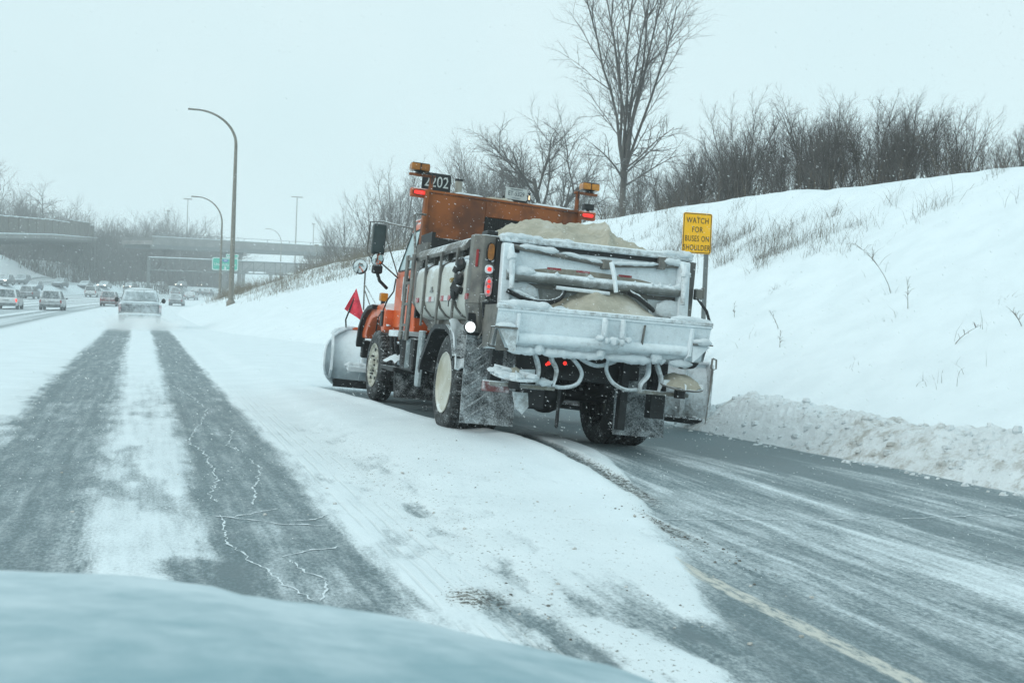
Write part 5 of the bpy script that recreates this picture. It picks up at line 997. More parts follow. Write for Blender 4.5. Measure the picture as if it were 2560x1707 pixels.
# sign gantry over the freeway
ga = thing('sign_gantry', 'long truss sign gantry with green exit sign over the freeway', 'gantry', (0, 200, 0))
GZL = 1.6; SNOWT = LUMP
MB().bb(1.0, 1.55, -.2, .25, GZL, 8.6).build('post', GALV, ga, bevel=.05); MB().bb(30.6, 31.1, -.2, .25, 2.0, 8.9).build('post', GALV, ga, bevel=.05)
for dz_, nm in ((0, 'top_chord'), (-2.15, 'bottom_chord')): 
    MB().tube([(1.2, -.3, 8.5+dz_), (31, -.3, 8.85+dz_)], .09, 8).build(nm, GALV, ga); MB().tube([(1.2, .5, 8.5+dz_), (31, .5, 8.85+dz_)], .09, 8).build(nm, GALV, ga)
MB().tube([(1.2, -.3, 8.60), (31, -.3, 8.95)], .085, 6).build('chord_snow', SNOWT, ga)
for k in range(16):
    x = 1.6+k*1.95; z = 8.5+.35*(x-1.2)/29.8; MB().tube([(x, -.3, z), (x, -.3, z-2.15)], .06, 6).build('truss_post', GALV, ga)
    MB().tube([(x, -.3, z-2.15), (x+1.95, -.3, z+.02)], .04, 5).build('truss_diagonal', GALV, ga) if k < 15 else None
GRN = M('green_sign_sheeting', (.0, .44, .31), .45, var=.08); SWH = M('white_sign_ink', (.82, .86, .86), .5)
sg = MB().prism(rrect(11.9, 16.45, 6.85, 9.15, .25), 1, -.75, -.65).build('exit_sign', GRN, ga)
tb = MB().prism(rrect(14.25, 16.5, 9.2, 9.85, .15), 1, -.75, -.65).build('exit_tab', GRN, ga)
def frame_(pts, m, par, y=-.765):
    cx_ = sum(p[0] for p in pts)/len(pts); cz_ = sum(p[1] for p in pts)/len(pts); n = len(pts)
    inn_ = [(cx_+(x-cx_)*(1-.12/abs(x-cx_) if abs(x-cx_) > .2 else 1), cz_+(z-cz_)*(1-.12/abs(z-cz_) if abs(z-cz_) > .2 else 1)) for x, z in pts]
    MB().add([(x, y, z) for x, z in pts+inn_], [(i, (i+1) % n, n+(i+1) % n, n+i) for i in range(n)]).build('border', m, par)
frame_(rrect(11.95, 16.4, 6.9, 9.1, .22), SWH, sg); frame_(rrect(14.3, 16.45, 9.24, 9.81, .12), SWH, tb)
lettering('University Ave', .78, SWH, sg, (14.17, -.77, 7.92), sx=.82, thick=.01); lettering('EXIT', .5, SWH, tb, (15.1, -.77, 9.52), sx=1.0, thick=.01)
MB().prism([(13.75, 8.85), (14.65, 8.85), (14.7, 8.55), (14.2, 8.28), (13.7, 8.55)], 1, -.775, -.755).build('route_shield', M('route_shield_blue', (.05, .16, .45), .5), sg); lettering('280', .36, SWH, sg, (14.2, -.79, 8.62), thick=.01)
MB().prism([(14.08, 7.55), (14.32, 7.55), (14.32, 7.3), (14.5, 7.3), (14.2, 7.02), (13.9, 7.3), (14.08, 7.3)], 1, -.775, -.755).build('arrow', SWH, sg)
for x in (12.8, 15.5): MB().bb(x-.05, x+.05, -.64, -.3, 6.4, 9.0).build('sign_bracket', GALV, sg)

# upper overpass
def deck(name, label, A, B, th, wd, rail, piers, mat_=None):
    A, B = Vector(A), Vector(B); d = (B-A); L = d.length; rz = math.atan2(d.y, d.x); t = thing(name, label, 'bridge', A, rz)
    sl_ = d.z/math.hypot(d.x, d.y); L = math.hypot(d.x, d.y)
    sk = lambda mb: mb.map(lambda p: (p[0], p[1], p[2]+sl_*p[0]))
    sk(MB().bb(0, L, -wd/2, wd/2, -th, 0)).build('deck', CONC, t); sk(MB().bb(0, L, -wd/2+.4, -wd/2+.9, -th-.9, -th)).build('girder', GALV, t); sk(MB().bb(0, L, wd/2-.9, wd/2-.4, -th-.9, -th)).build('girder', GALV, t)
    sk(MB().bb(0, L, -wd/2-.05, -wd/2+.3, 0, rail)).build('parapet', CONC, t); sk(MB().bb(0, L, wd/2-.3, wd/2+.05, 0, rail)).build('parapet', CONC, t)
    sk(MB().bb(0, L, -wd/2-.08, -wd/2+.32, rail, rail+.12)).build('parapet_snow', LUMP, t)
    for x in piers:
        zt = sl_*x-th-.9; wp = A+Vector((math.cos(rz)*x, math.sin(rz)*x, 0)); zg = float(height(np.array(wp.x), np.array(wp.y)))-A.z-.3
        MB().bb(x-.6, x+.6, -wd/2+.8, wd/2-.8, zt-.9, zt).build('pier_cap', CONC, t)
        for yy in (-wd/4, wd/4): MB().tube([(x, yy, zg), (x, yy, zt-.9)], .55, 12).build('pier', CONC, t, smooth=True)
    return t, L, sl_
ov, L_, s_ = deck('overpass', 'long hazy overpass crossing the freeway above the green sign', (-1, 271, 14.85), (100, 352, 19.4), .9, 11, .95, (30, 62, 94))
for k in range(16): x = 4+k*8.2; MB().tube([(x, -5.5, s_*x+.9), (x, -5.5, s_*x+1.75)], .07, 5).build('rail_post', GALV, ov)
MB().tube([(0, -5.5, 1.7), (L_, -5.5, s_*L_+1.7)], .06, 5).build('hand_rail', GALV, ov)
deck('lower_bridge', 'low snow topped bridge behind the green sign, under the overpass', (20, 372, 14.0), (92, 440, 16.6), 1.6, 10, .9, (16, 36, 56, 76))
# elevated ramp with noise wall on the left
DCONC = M('dark_concrete', (.12, .12, .115), .9)  # darker concrete for the ramp deck and girder
vi = thing('elevated_ramp', 'elevated ramp carrying a tall ribbed noise wall at the far left', 'ramp', (0, 0, 0))
VP_ = [(-46, 160, 7.4), (-34, 178, 8.8), (-22.9, 198, 10.55), (-17.6, 240, 13.0), (-13.5, 284, 15.0), (-11.5, 300, 15.8)]
def vpt(t):
    t = t*(len(VP_)-1); i = min(int(t), len(VP_)-2); f = t-i; a, b = VP_[i], VP_[i+1]; return Vector(a).lerp(Vector(b), f)
N = 60; c = [vpt(i/N) for i in range(N+1)]; nrm = []
for i in range(N+1):
    d = c[min(i+1, N)]-c[max(i-1, 0)]; nrm.append(Vector((d.y, -d.x, 0)).normalized())
def sweep_(prof, m, name):
    n = len(prof); vs = [tuple(c[i]+nrm[i]*o+Vector((0, 0, z))) for i in range(N+1) for o, z in prof]
    return MB().add(vs, [(i*n+j, i*n+(j+1) % n, (i+1)*n+(j+1) % n, (i+1)*n+j) for i in range(N) for j in range(n)]).build(name, m, vi)
sweep_([(-7, -.2), (.6, -.2), (.6, -.65), (-7, -.65)], DCONC, 'deck'); sweep_([(.25, -.2), (.6, -.2), (.6, .55), (.25, .55)], CONC, 'parapet'); sweep_([(.2, .55), (.7, .55), (.7, .72), (.2, .72)], LUMP, 'parapet_snow'); sweep_([(-3.6, -.65), (-3, -.65), (-3, -1.5), (-3.6, -1.5)], DCONC, 'girder')
WOODW = M('weathered_wall_plank', (.16, .15, .13), .85, col2=(.10, .095, .085), vscale=1.5)
for i in range(4, 57):
    a, b = c[i]+nrm[i]*.1, c[i+1]+nrm[i+1]*.1; top = 3.55 if i < 42 else 4.2
    if i > 52: top = 3.6
    w1, w2 = a.lerp(b, .03), a.lerp(b, .97); nn = nrm[i]*(.10 if i % 2 else .26)
    vs = [w1, w2, w2+nn, w1+nn]; vs = [tuple(p+Vector((0, 0, .2))) for p in vs]+[tuple(p+Vector((0, 0, top))) for p in vs]
    MB().add(vs, [(0, 3, 2, 1), (4, 5, 6, 7), (0, 1, 5, 4), (1, 2, 6, 5), (2, 3, 7, 6), (3, 0, 4, 7)]).build('wall_panel', WOODW, vi)
    if i in (4, 20, 41, 52): pass
sweep_snow = [(4, 42, 3.55), (42, 53, 4.2), (53, 57, 3.6)]
for a, b, top in sweep_snow: MB().tube([tuple(c[i]+nrm[i]*.2+Vector((0, 0, top+.04))) for i in range(a, b+1)], .10, 6).build('wall_top_snow', LUMP, vi)
for i in (10, 19):
    p_ = c[i]-nrm[i]*3; zg = float(height(np.array(p_.x), np.array(p_.y)))-.5; MB().tube([(p_.x, p_.y, zg), (p_.x, p_.y, p_.z-1.1)], .7, 12).build('pier', CONC, vi, smooth=True)
    MB().bb(p_.x-2.5, p_.x+2.5, p_.y-.6, p_.y+.6, p_.z-2.1, p_.z-1.12).build('pier_cap', CONC, vi)
# ------------------------------------------------------------------ bare trees, brush and weeds
BARK = M('bare_bark', (.115, .106, .097), .9, col2=(.05, .045, .04), vscale=9, snow=.07, sscale=6, upk=.30); TWIG = M('bare_twigs', (.14, .132, .125), .9, col2=(.06, .052, .047), vscale=4, snow=.04, sscale=12, upk=.25)
class Wood:
    """tapered branch segments gathered as plain lists, one list per part"""
    def __init__(s): s.v = {0: [], 1: []}; s.f = {0: [], 1: []}
    def seg(s, k, P, rad, n):
        vs, fs = s.v[k], s.f[k]; o = len(vs); m = len(P)
        for i in range(m):
            d = P[min(i+1, m-1)]-P[max(i-1, 0)]; d = d.normalized() if d.length else Vector((0, 0, 1)); a = d.orthogonal().normalized(); b = d.cross(a)
            for j in range(n): t = 2*math.pi*j/n; q = P[i]+(a*math.cos(t)+b*math.sin(t))*rad[i]; vs.append((q.x, q.y, q.z))
        for i in range(m-1):
            for j in range(n): fs.append((o+i*n+j, o+i*n+(j+1) % n, o+(i+1)*n+(j+1) % n, o+(i+1)*n+j))
def grow(w, rng, p, d, L, r, lev, cfg):
    segs = cfg['segs'][min(lev, len(cfg['segs'])-1)]; P, rad = [p.copy()], [r]; q = p.copy(); dd = d.normalized(); tip = cfg['tip'][min(lev, len(cfg['tip'])-1)]
    wob = cfg['wob']*(1+.5*lev); lift = cfg['lift'][min(lev, len(cfg['lift'])-1)]
    for i in range(segs):
        dd = (dd+Vector((rng.gauss(0, wob), rng.gauss(0, wob), rng.gauss(0, wob)*.6+lift/segs))).normalized(); q = q+dd*(L/segs); P.append(q.copy()); rad.append(r*(1-(1-tip)*(i+1)/segs))
    w.seg(0 if lev <= cfg['trunk'] else 1, P, rad, cfg['n'][min(lev, len(cfg['n'])-1)])
    if lev >= cfg['depth']: return
    nb = cfg['kids'][min(lev, len(cfg['kids'])-1)]; t0 = cfg['start'][min(lev, len(cfg['start'])-1)]
    for k in range(nb):
        t = t0+(1-t0)*(k+rng.random()*.9)/nb; t = min(t, .99); x = t*segs; i = min(int(x), segs-1); f = x-i
        bp = P[i].lerp(P[i+1], f); br = rad[i]*(1-f)+rad[i+1]*f; ax = (P[i+1]-P[i]).normalized()
        ang = R(cfg['ang'][min(lev, len(cfg['ang'])-1)])*rng.uniform(.65, 1.3); side = ax.orthogonal().normalized(); side.rotate(Matrix.Rotation(2.4*k+rng.uniform(-.6, .6)+lev, 3, ax)); nd = ax*math.cos(ang)+side*math.sin(ang)
        ll = L*cfg['len'][min(lev, len(cfg['len'])-1)]*rng.uniform(.7, 1.2)*(1-.45*(t-t0)/(1-t0+1e-6) if cfg.get('cone') else 1)
        grow(w, rng, bp, nd, ll, max(min(br*.8, r*cfg['rr'][min(lev, len(cfg['rr'])-1)]), cfg['rmin']), lev+1, cfg)
def tree_meshes(name, seed, cfg, stems):
    rng = random.Random(seed); w = Wood()
    for p, d, L, r in stems: grow(w, rng, Vector(p), Vector(d), L, r, cfg.get('lev0', 0), cfg)
    out_ = []
    for k, nm, m in ((0, 'trunk', BARK), (1, 'crown', TWIG)):
        me = bpy.data.meshes.new(nm); me.from_pydata(w.v[k], [], w.f[k]); me.update(); me.polygons.foreach_set('use_smooth', [True]*len(me.polygons)); me.materials.append(m); out_.append((nm, me))
    return out_
def place_tree(name, meshes, x, y, z, h, rz, label, group=None, wx=1.0):
    t = thing(name, label, 'tree', (x, y, z), rz, group); t.scale = (h*wx, h*wx, h)
    for nm, me in meshes: link(nm, me, t)
    return t
# variants are built one metre tall and scaled
VASE = dict(segs=[5, 7, 6, 4, 3], tip=[.85, .30, .3, .35, .4], wob=.05, lift=[0, .26, .16, .08, 0], kids=[0, 10, 8, 6], start=[.9, .16, .12, .15], ang=[20, 30, 40, 44], len=[1, .34, .40, .42], rr=[.6, .36, .5, .6], rmin=.00033, n=[8, 6, 4, 3, 3], trunk=1, depth=4)
stems = [((0, 0, 0), (.01, 0, 1), .27, .021)]
rg = random.Random(3)
for k in range(8):
    a = 2*math.pi*k/8+rg.uniform(-.3, .3); tl_ = (.10, .17, .24, .13, .27, .08, .20, .30)[k]; stems.append(((.004*math.cos(a), .004*math.sin(a), .245+.01*(k % 3)), (math.sin(tl_)*math.cos(a), math.sin(tl_)*math.sin(a), math.cos(tl_)), rg.uniform(.58, .74), .0056))
def vase_tree(seed):
    rng = random.Random(seed); w = Wood(); p, d, L, r = stems[0]
    P_ = [Vector((0, 0, 0)), Vector((.002, 0, .09)), Vector((0, .002, .18)), Vector((.004, 0, .26))]; w.seg(0, P_, [.0145, .0112, .0102, .0115], 10)
    for p, d, L, r in stems[1:]: grow(w, rng, Vector(p), Vector(d), L, r, 1, VASE)
    for k in range(5): a = rng.uniform(0, 6.28); grow(w, rng, Vector((0, 0, .20+.02*k)), Vector((math.cos(a), math.sin(a), .7)), .22, .004, 2, VASE)
    o = []
    for k, nm, m in ((0, 'trunk', BARK), (1, 'crown', TWIG)):
        me = bpy.data.meshes.new(nm); me.from_pydata(w.v[k], [], w.f[k]); me.update(); me.polygons.foreach_set('use_smooth', [True]*len(me.polygons)); me.materials.append(m); o.append((nm, me))
    return o
SPREAD = dict(segs=[5, 6, 5, 4, 3], tip=[.6, .3, .35, .4, .4], wob=.07, lift=[.05, .25, .18, .1, 0], kids=[6, 8, 7, 6], start=[.30, .2, .15, .15], ang=[45, 38, 42, 42], len=[.85, .50, .48, .45], rr=[.5, .45, .5, .6], rmin=.0005, n=[8, 5, 4, 3, 3], trunk=1, depth=4)
SHRUB = dict(segs=[6, 5, 4, 3], tip=[.3, .3, .35, .4], wob=.05, lift=[.15, .15, .10, 0], kids=[11, 8, 6], start=[.2, .12, .15], ang=[30, 38, 42], len=[.40, .40, .45], rr=[.42, .5, .6], rmin=.0005, n=[5, 4, 3, 3], trunk=0, depth=3, cone=True)
def shrub(seed, n, lean=.55):
    rg = random.Random(seed); st_ = []
    for k in range(n):
        a = rg.uniform(0, 6.283); l = rg.uniform(.02, lean); st_.append(((rg.uniform(-.06, .06), rg.uniform(-.06, .06), 0), (math.sin(l)*math.cos(a), math.sin(l)*math.sin(a), math.cos(l)), rg.uniform(.7, 1.0), rg.uniform(.0045, .0085)))
    return tree_meshes('shrub', seed, SHRUB, st_)
BIG = vase_tree(12); SPR = [tree_meshes('spread', s_, SPREAD, [((0, 0, 0), (.15, .05, 1), .50, .022), ((.02, 0, .02), (-.5, .1, .9), .48, .016)]) for s_ in (4, 9)]
SHR = [shrub(s_, n_) for s_, n_ in ((1, 9), (2, 7), (3, 10), (5, 5), (6, 8), (8, 7))]
def hz_(x, y): return float(height(np.array(x), np.array(y)))-.1
place_tree('cottonwood_tree', BIG, 26.2, 57.2, hz_(26.2, 57.2), 17.0, R(40), 'tall bare tree with upswept fan of limbs, largest of all behind the truck')
place_tree('spreading_tree', SPR[0], 23.6, 62.5, hz_(23.6, 62.5), 8.6, R(150), 'bare spreading tree with snowy forked trunk, left of the tall tree')
place_tree('spreading_tree', SPR[1], 25.5, 78, hz_(25.5, 78), 9.0, R(20), 'bare arching tree leaning left above the licence plate on the truck')
GT = 'bare trees along the crest of the embankment'
CREST = [(19.9,39.6,1.84,3),(22.5,44.4,2.53,4),(23.1,46.2,2.88,0),(20.2,39.1,1.68,1),(22.7,43.7,2.61,5),(24.0,46.7,2.92,2),(20.5,38.2,2.39,2),(21.2,39.6,2.23,0),(23.5,44.1,3.03,3),(19.8,36.0,2.46,1),(21.3,39.3,2.8,5),(24.0,43.3,3.69,5),(19.7,34.9,2.67,3),(21.5,37.6,3.45,3),(23.3,40.5,3.56,2),(21.2,36.6,2.71,0),(21.5,36.6,3.68,0),(23.6,40.4,4.02,1),(20.5,34.5,3.51,0),(21.5,36.3,3.19,2),(23.4,38.8,3.62,0),(19.9,31.9,2.7,3),(21.8,35.2,3.63,5),(24.3,39.5,4.64,5),(20.5,32.1,3.19,3),(22.3,34.7,3.38,4),(22.9,35.8,4.08,3),(19.7,30.5,3.25,5),(21.7,33.4,3.18,0),(24.2,36.9,3.73,1),(20.8,31.1,3.03,5),(22.0,32.7,3.13,1),(24.2,36.3,3.75,2),(20.6,30.0,3.25,3),(21.7,31.6,3.27,5),(22.8,33.0,4.25,0),(20.0,28.6,2.73,4),(21.9,30.9,3.68,1),(23.0,33.0,3.36,0),(20.6,28.3,2.58,0),(22.2,31.1,3.54,2),(23.4,32.0,3.79,1),(19.9,27.0,2.86,4),(22.4,30.1,3.36,5),(24.0,32.1,3.22,3),(21.0,27.7,2.94,5),(21.6,28.0,3.09,5),(22.9,30.2,3.25,2),(20.9,26.6,2.78,4),(21.4,27.4,2.92,5),(23.3,29.9,3.25,4),(20.4,25.6,2.31,2),(22.8,28.6,3.03,3),(23.0,29.1,2.92,3),(20.4,24.7,2.42,5),(21.9,26.8,2.61,3),(22.9,28.4,3.19,0),(20.0,23.8,2.04,5),(21.9,26.0,2.07,2),(23.6,28.1,2.87,0),(19.7,23.2,1.55,4),(22.6,26.2,2.34,4),(20.7,23.2,2.07,5),(21.6,24.5,2.21,2),(20.6,22.5,2.01,0),(21.5,23.8,2.28,5),(19.8,21.2,1.44,2),(22.2,23.8,2.2,0),(21.2,22.2,1.71,5),(21.7,22.5,1.93,2),(19.7,20.2,1.5,1),(22.6,22.8,1.81,5)]   # x, y, height, variant
FOOTW = [(26.0, 45.2, 3.6, 2), (27.0, 48.0, 4.2, 3), (25.4, 49.5, 3.0, 0), (28.5, 52.0, 4.3, 1), (24.2, 54.0, 2.4, 4), (28.6, 60.5, 4.6, 2), (23.0, 57.5, 2.3, 0), (25.5, 66.0, 4.0, 4), (28.5, 70.0, 4.6, 1), (26.5, 74.0, 3.6, 0), (29.5, 80, 4.1, 3), (24.6, 69.5, 2.7, 2), (27.2, 54.5, 3.6, 5), (30, 66, 5.2, 5)]
for i, (x, y, h, v) in enumerate(CREST):
    if i % 5 in (2, 4): continue
    lab = 'multi stemmed bare tree on the crest above the yellow sign' if y > 30 else ('bare stemmed tree in the tallest dense thicket on the crest' if y > 20.5 else 'slim open bare tree at the right end of the crest')
    place_tree('bare_shrub_tree', SHR[v], x, y, hz_(x, y), h*(.80+.36*((i*7919) % 13)/12), i*1.37, lab, GT+(' above the sign' if y > 30 else ', dense thicket' if y > 20.5 else ', right end'), 1.05)
for i, (x, y, h, v) in enumerate(FOOTW): place_tree('bare_shrub_tree', SHR[v], x, y, hz_(x, y), h*1.2, i*1.9, 'low bare tree in the thicket around the foot of the tall tree', GT+' near the tall tree')
for i, (x, y, h, v) in enumerate([(27, 118, 11, 0), (26, 127, 9.5, 2), (24.5, 135, 8.5, 4), (29, 112, 10.5, 1), (31, 103, 12.5, 3), (31.5, 97, 11.0, 0), (29.5, 93, 9, 2), (23.5, 142, 6.5, 1), (27.5, 122, 9.0, 3)]):
    place_tree('bare_shrub_tree', SHR[v], x, y, hz_(x, y), h, i*2.1, 'hazy bare tree beyond the truck cab, on the far embankment', 'hazy bare trees beyond the truck cab')
# hazy woods on the left and behind the overpass
rg = random.Random(77); FW = []
for i in range(30): x = rg.uniform(-58, 4); y = rg.uniform(262, 330)+(12 if x > -10 else 0); FW.append((x, y, rg.uniform(9, 15)))
for x, y, h in [(-44, 255, 20), (-36, 290, 22), (-30, 300, 17), (-26, 310, 20), (-18, 322, 17), (-11, 326, 15), (-50, 240, 20)]: FW.append((x, y, h))
for i in range(14): FW.append((rg.uniform(-2, 24), rg.uniform(330, 380), rg.uniform(14, 21)))
for i, (x, y, h) in enumerate(FW):
    v = SHR[i % 6] if i % 3 else SPR[i % 2]
    place_tree('distant_tree', v, x, y, hz_(x, y), h, i*.9, 'faint bare tree in the hazy woods left of the lamp posts', 'bare trees of the hazy woods', 1.15)
# underbrush: countless thin stems
def blades(name, label, pts, m, seed):
    rg = random.Random(seed); v, f = [], []
    for x, y, L, lean, wd in pts:
        z = hz_f(x, y); a = rg.uniform(0, 6.283); px_, py_ = math.cos(a), math.sin(a); b = rg.uniform(0, 6.283); lx, ly = lean*math.cos(b), lean*math.sin(b); o = len(v)
        for t, ww in ((0, 1), (.5, .8), (1, .25)):
            cx_ = x+lx*L*t*t; cy_ = y+ly*L*t*t; cz = z+L*t*(1-.35*lean*t); v += [(cx_-px_*wd*ww, cy_-py_*wd*ww, cz), (cx_+px_*wd*ww, cy_+py_*wd*ww, cz)]
        f += [(o, o+1, o+3, o+2), (o+2, o+3, o+5, o+4)]
    me = bpy.data.meshes.new(name); me.from_pydata(v, [], f); me.materials.append(m); return tag(link(name, me), label, 'brush', kind='stuff')
hz_f = lambda x, y: zsurf(x, y)-.05
DRY = M('dry_stalks', (.14, .115, .08), .9, col2=(.09, .075, .06), vscale=3, snow=.05); GRS = M('dead_grass', (.19, .155, .10), .9, col2=(.10, .085, .06), vscale=2)
rg = random.Random(5); pts = []
for i in range(3000):      # thicket floor along the crest
    y = 17+rg.random()**1.1*85; x = 18.9+abs(rg.gauss(0, 3.4)); pts.append((x, y, rg.uniform(.5, 2.2)*rg.random()**.5, rg.uniform(.05, .7), .004+.0001*y))
for i in range(2600):
    y = 86+rg.random()*60; x = 19+abs(rg.gauss(0, 4)); pts.append((x, y, rg.uniform(.6, 3.2), rg.uniform(.05, .7), .015))
blades('crest_underbrush', 'fine grey underbrush between the bare trees on the crest', pts, DRY, 1)
def clumps(pts, n, fx, fy, ln, wd, spread, kmin, kmax, ok=lambda x, y: True):
    for i in range(n):
        t = rg.random(); x, y = fx(t), fy(t)
        if not ok(x, y): continue
        s_ = rg.uniform(.5, 1.3)
        for k in range(rg.randint(kmin, kmax)): pts.append((x+rg.gauss(0, spread*s_), y+rg.gauss(0, spread*s_), rg.uniform(*ln)*s_, rg.uniform(.15, 1.2), wd))
pts = []
clumps(pts, 42, lambda t: rg.gauss(16.2-1.6*math.sin(t*3.1), .8), lambda t: 18.5+15.5*t, (.15, .75), .0030, .15, 12, 50, lambda x, y: x < 18)
clumps(pts, 46, lambda t: rg.gauss(15.2, .55), lambda t: rg.gauss(26.0, 2.4), (.2, .85), .0032, .2, 20, 60)
clumps(pts, 26, lambda t: rg.uniform(10.6, 16.5), lambda t: rg.uniform(12, 24), (.12, .38), .0028, .16, 4, 14)
clumps(pts, 60, lambda t: rg.gauss(15.8, 1.3), lambda t: rg.uniform(34, 60), (.3, .9), .006, .4, 8, 30)
blades('slope_weeds', 'dry brown weeds poking through the snow on the slope', pts, DRY, 2)
pts = []
for i in range(330):
    y = 60+75*rg.random(); lo = 5.8+float(np.interp(y, [60, 75, 100, 140], [5.2, 1.8, .6, 1.2])); x = lo+(18.2-lo)*rg.random()**.9
    if fbm(np.array(x*.35), np.array(y*.12), 57, 3) < .47: continue
    s_ = rg.uniform(.5, 1.3)
    for k in range(rg.randint(6, 26)): pts.append((x+rg.gauss(0, .55), y+rg.gauss(0, .8), rg.uniform(.25, 1.1)*s_, rg.uniform(.15, 1.1), .007+.00004*y))
clumps(pts, 70, lambda k: 8.8+rg.gauss(0, 1.2)+float(curve(np.array(88+80*k))), lambda k: 88+80*k, (.5, 1.9), .014, .9, 10, 34)
blades('bank_brush', 'grey brown brush over the far snow bank between truck and lamp posts', pts, GRS, 3)
hz_f = hz_
pts = []
for i in range(7600): x = rg.uniform(-64, 26); y = rg.uniform(285, 335)+max(0, x)*1.6; pts.append((x, y, rg.uniform(3, 12.5)*(.5+.9*float(vnoise(np.array(x*.16), np.array(y*.1), 3))), rg.uniform(.02, .45), rg.uniform(.05, .13)))
for i in range(2300): x = rg.uniform(-50, 6); y = rg.uniform(243, 285); pts.append((x, y, rg.uniform(1, 5), rg.uniform(.02, .5), .06))
blades('far_wood', 'hazy mass of bare woods behind the far carriageway', pts, BARK, 4)
hz_f = lambda x, y: zsurf(x, y)-.05
# single twigs that stand out on the clean slope
def twig(x, y, L, lean, az, label, n=7, seed=0):
    rg = random.Random(seed); t = thing('bare_twig', label, 'twig', (x, y, zsurf(x, y)-.04), 0, 'single twigs standing out of the slope')
    P_ = [Vector((math.sin(az)*lean*L*(k/6)**1.4, math.cos(az)*lean*L*(k/6)**1.4, L*(k/6)*(1-.2*lean*k/6))) for k in range(7)]
    MB().tube(P_, [.0065*(1-.75*k/6) for k in range(7)], 5).build('stem', DRY, t)
    for k in range(n):
        i = rg.randint(2, 5); a = rg.uniform(0, 6.283); l = L*rg.uniform(.18, .45); q = P_[i]; e = q+Vector((math.cos(a)*l*.7, math.sin(a)*l*.7, l*rg.uniform(.1, .8))); MB().tube([q, q.lerp(e, .5)+Vector((0, 0, .04)), e], [.003, .0024, .0016], 4).build('side_shoot', DRY, t)
TW = [(13.1, 16.6, 1.25, 1.25, -2.0, 'longest bent twig leaning left across the open slope'), (12.6, 15.5, .9, .1, 0, 'thin upright twig just right of the longest bent twig'), (14.4, 18.9, .5, .3, 1, 'short dark twig high on the open slope'), (11.6, 13.2, .7, .9, 2.0, 'low tangled twig near the right edge of the slope'), (12.1, 12.4, .6, .8, -1.5, 'branching tuft of twigs low at the right edge'), (11.3, 17.4, .6, .3, .5, 'small twig on the lower slope behind the sign post'), (11.9, 18.4, .7, .5, -.6, 'twig right above the sign post foot'), (12.2, 20.6, .6, .2, .3, 'upright weed stalk right of the yellow sign')]
for i, (x, y, L, le, az, lab) in enumerate(TW): twig(x, y, L*(.62 if i != 0 else .9), le, az, lab, 8, i)
# ------------------------------------------------------------------ the car the picture is taken from: its snowed-up hood
own = thing('car', 'snow dusted hood of the car the view is taken from, along the bottom', 'car', (0, 0, 0))
def hood_mat():
    t = NT('thin_snow_and_screen_tint'); v = t.pos()
    g_ = t.n('SeparateXYZ'); t.l(v, g_.inputs[0])
    n = t.noise(v, 5, 5, .6); n2 = t.noise(v, 22, 4, .6)
    k = t.math('ADD', t.math('ADD', n, t.math('MULTIPLY', t.math('SUBTRACT', n2, .5), .4)), t.math('MULTIPLY', t.math('SUBTRACT', g_.outputs[1], 1.55), .55))  # gradient along y: thinning snow, plus windscreen tint painted into the colour
    c = t.mix(t.ramp(k, .05, 1.0), (.27, .41, .455), (.66, .76, .80)); t.bump(t.math('ADD', n2, n), .25, .01)
    return t.set(col=c, rough=.75, spec=.2)
HM = hood_mat()
EDGE = [(-1.2, 2.02), (-.7, 2.03), (-.21, 2.0), (.0, 1.98), (.138, 1.92), (.18, 1.90), (.312, 1.87), (.44, 1.80), (.60, 1.74), (.755, 1.66), (.83, 1.62), (.90, 1.45), (.93, 1.2), (.94, .6)]
EZ = {0: 1.05}
def edge_y(x): return float(np.interp(x, [e[0] for e in EDGE], [e[1] for e in EDGE]))
def hood_z(x, y):
    dr = np.interp(x, [-1.2, -.21, .138, .18, .312, .44, .60, .755, .83, .94], [1.02, 1.028, 1.008, .997, .980, .971, .936, .911, .889, .80])
    b = (edge_y(x)-y); return float(dr+.12*np.clip(b, 0, 1.2)**.8+.014*(fbm(np.array(x*6+3), np.array(y*6), 12, 4)-.5))
def hfn(a, b):
    x = -1.2+2.14*a; y = .55+(edge_y(x)-.55)*b
    return (x, y, hood_z(x, y)-.0)
MB().grid(hfn, 90, 50).build('hood', HM, own, smooth=True)
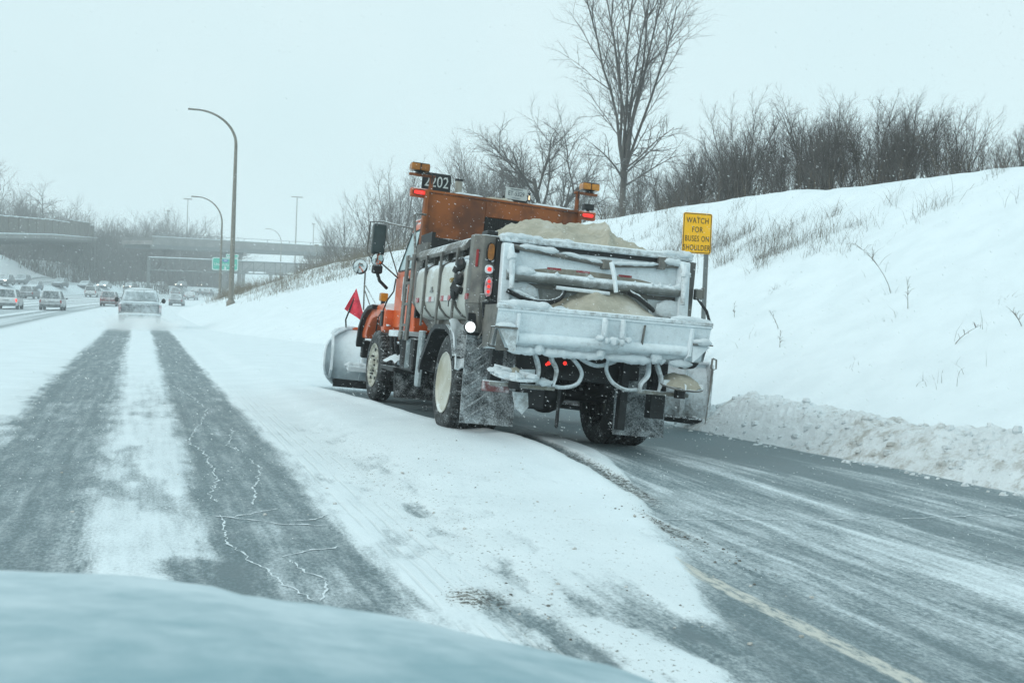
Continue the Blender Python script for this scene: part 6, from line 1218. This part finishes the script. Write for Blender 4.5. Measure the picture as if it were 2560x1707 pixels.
MB().grid(lambda a, b: (lambda x: (x+.02*b, edge_y(x)+.10*math.sin(b*1.57), hood_z(x, edge_y(x))-.30*b*b-.015*b))(-1.2+2.14*a), 90, 8).build('hood_front', HM, own, smooth=True)
MB().grid(lambda a, b: (.94+.08*math.sin(b*1.57), .55+.65*a, hood_z(.94, .55+.65*a)-.35*b*b), 20, 8).build('fender', HM, own, smooth=True)

# ------------------------------------------------------------------ falling snow
FLK = NT('snow_flake').set(col=(.9, .93, .94), rough=.8)
rg = random.Random(11); v, f = [], []
for i in range(17000):
    d = 5.0+9.0*rg.random()**.8; px, py = rg.uniform(-80, 2640), rg.uniform(-60, 1500)
    p = Vector((0, 0, CAM_H))+(_f+_r2*((px-1280)/2700)-_u2*((py-853)/2700))*d
    if p.z < .05: continue
    r = (.0013+.0023*rg.random()**2)*(1 if d > 6 else .7); ax = Vector((.75+rg.uniform(-.2, .2), .2*rg.uniform(-1, 1), -.5+rg.uniform(-.25, .25))).normalized(); a = ax.orthogonal().normalized(); b = ax.cross(a); o = len(v); el = rg.uniform(1.2, 3.2)
    for q in (p-ax*r*el, p+a*r, p+b*r, p-a*r, p-b*r, p+ax*r*el): v.append((q.x, q.y, q.z))
    f += [(o, o+2, o+1), (o, o+3, o+2), (o, o+4, o+3), (o, o+1, o+4), (o+5, o+1, o+2), (o+5, o+2, o+3), (o+5, o+3, o+4), (o+5, o+4, o+1)]
me = bpy.data.meshes.new('falling_snow'); me.from_pydata(v, [], f); me.materials.append(FLK); tag(link('falling_snow', me), 'countless snowflakes blowing through the air', 'snow', kind='stuff')

# ------------------------------------------------------------------ the snowy air
def haze_mat():
    t = NT('snowy_air'); t.t.nodes.remove(t.b); pv = t.n('VolumePrincipled'); pv.inputs['Color'].default_value = (.96, .992, 1.0, 1); pv.inputs['Density'].default_value = .0013; pv.inputs['Anisotropy'].default_value = 0.0
    t.l(pv.outputs[0], t.out.inputs['Volume']); return t.m
hzb = MB().bb(-910, 910, -70, 1610, -3, 62).build('haze', haze_mat(), None); tag(hzb, 'pale snowy air thickening into the distance', 'haze', kind='stuff')
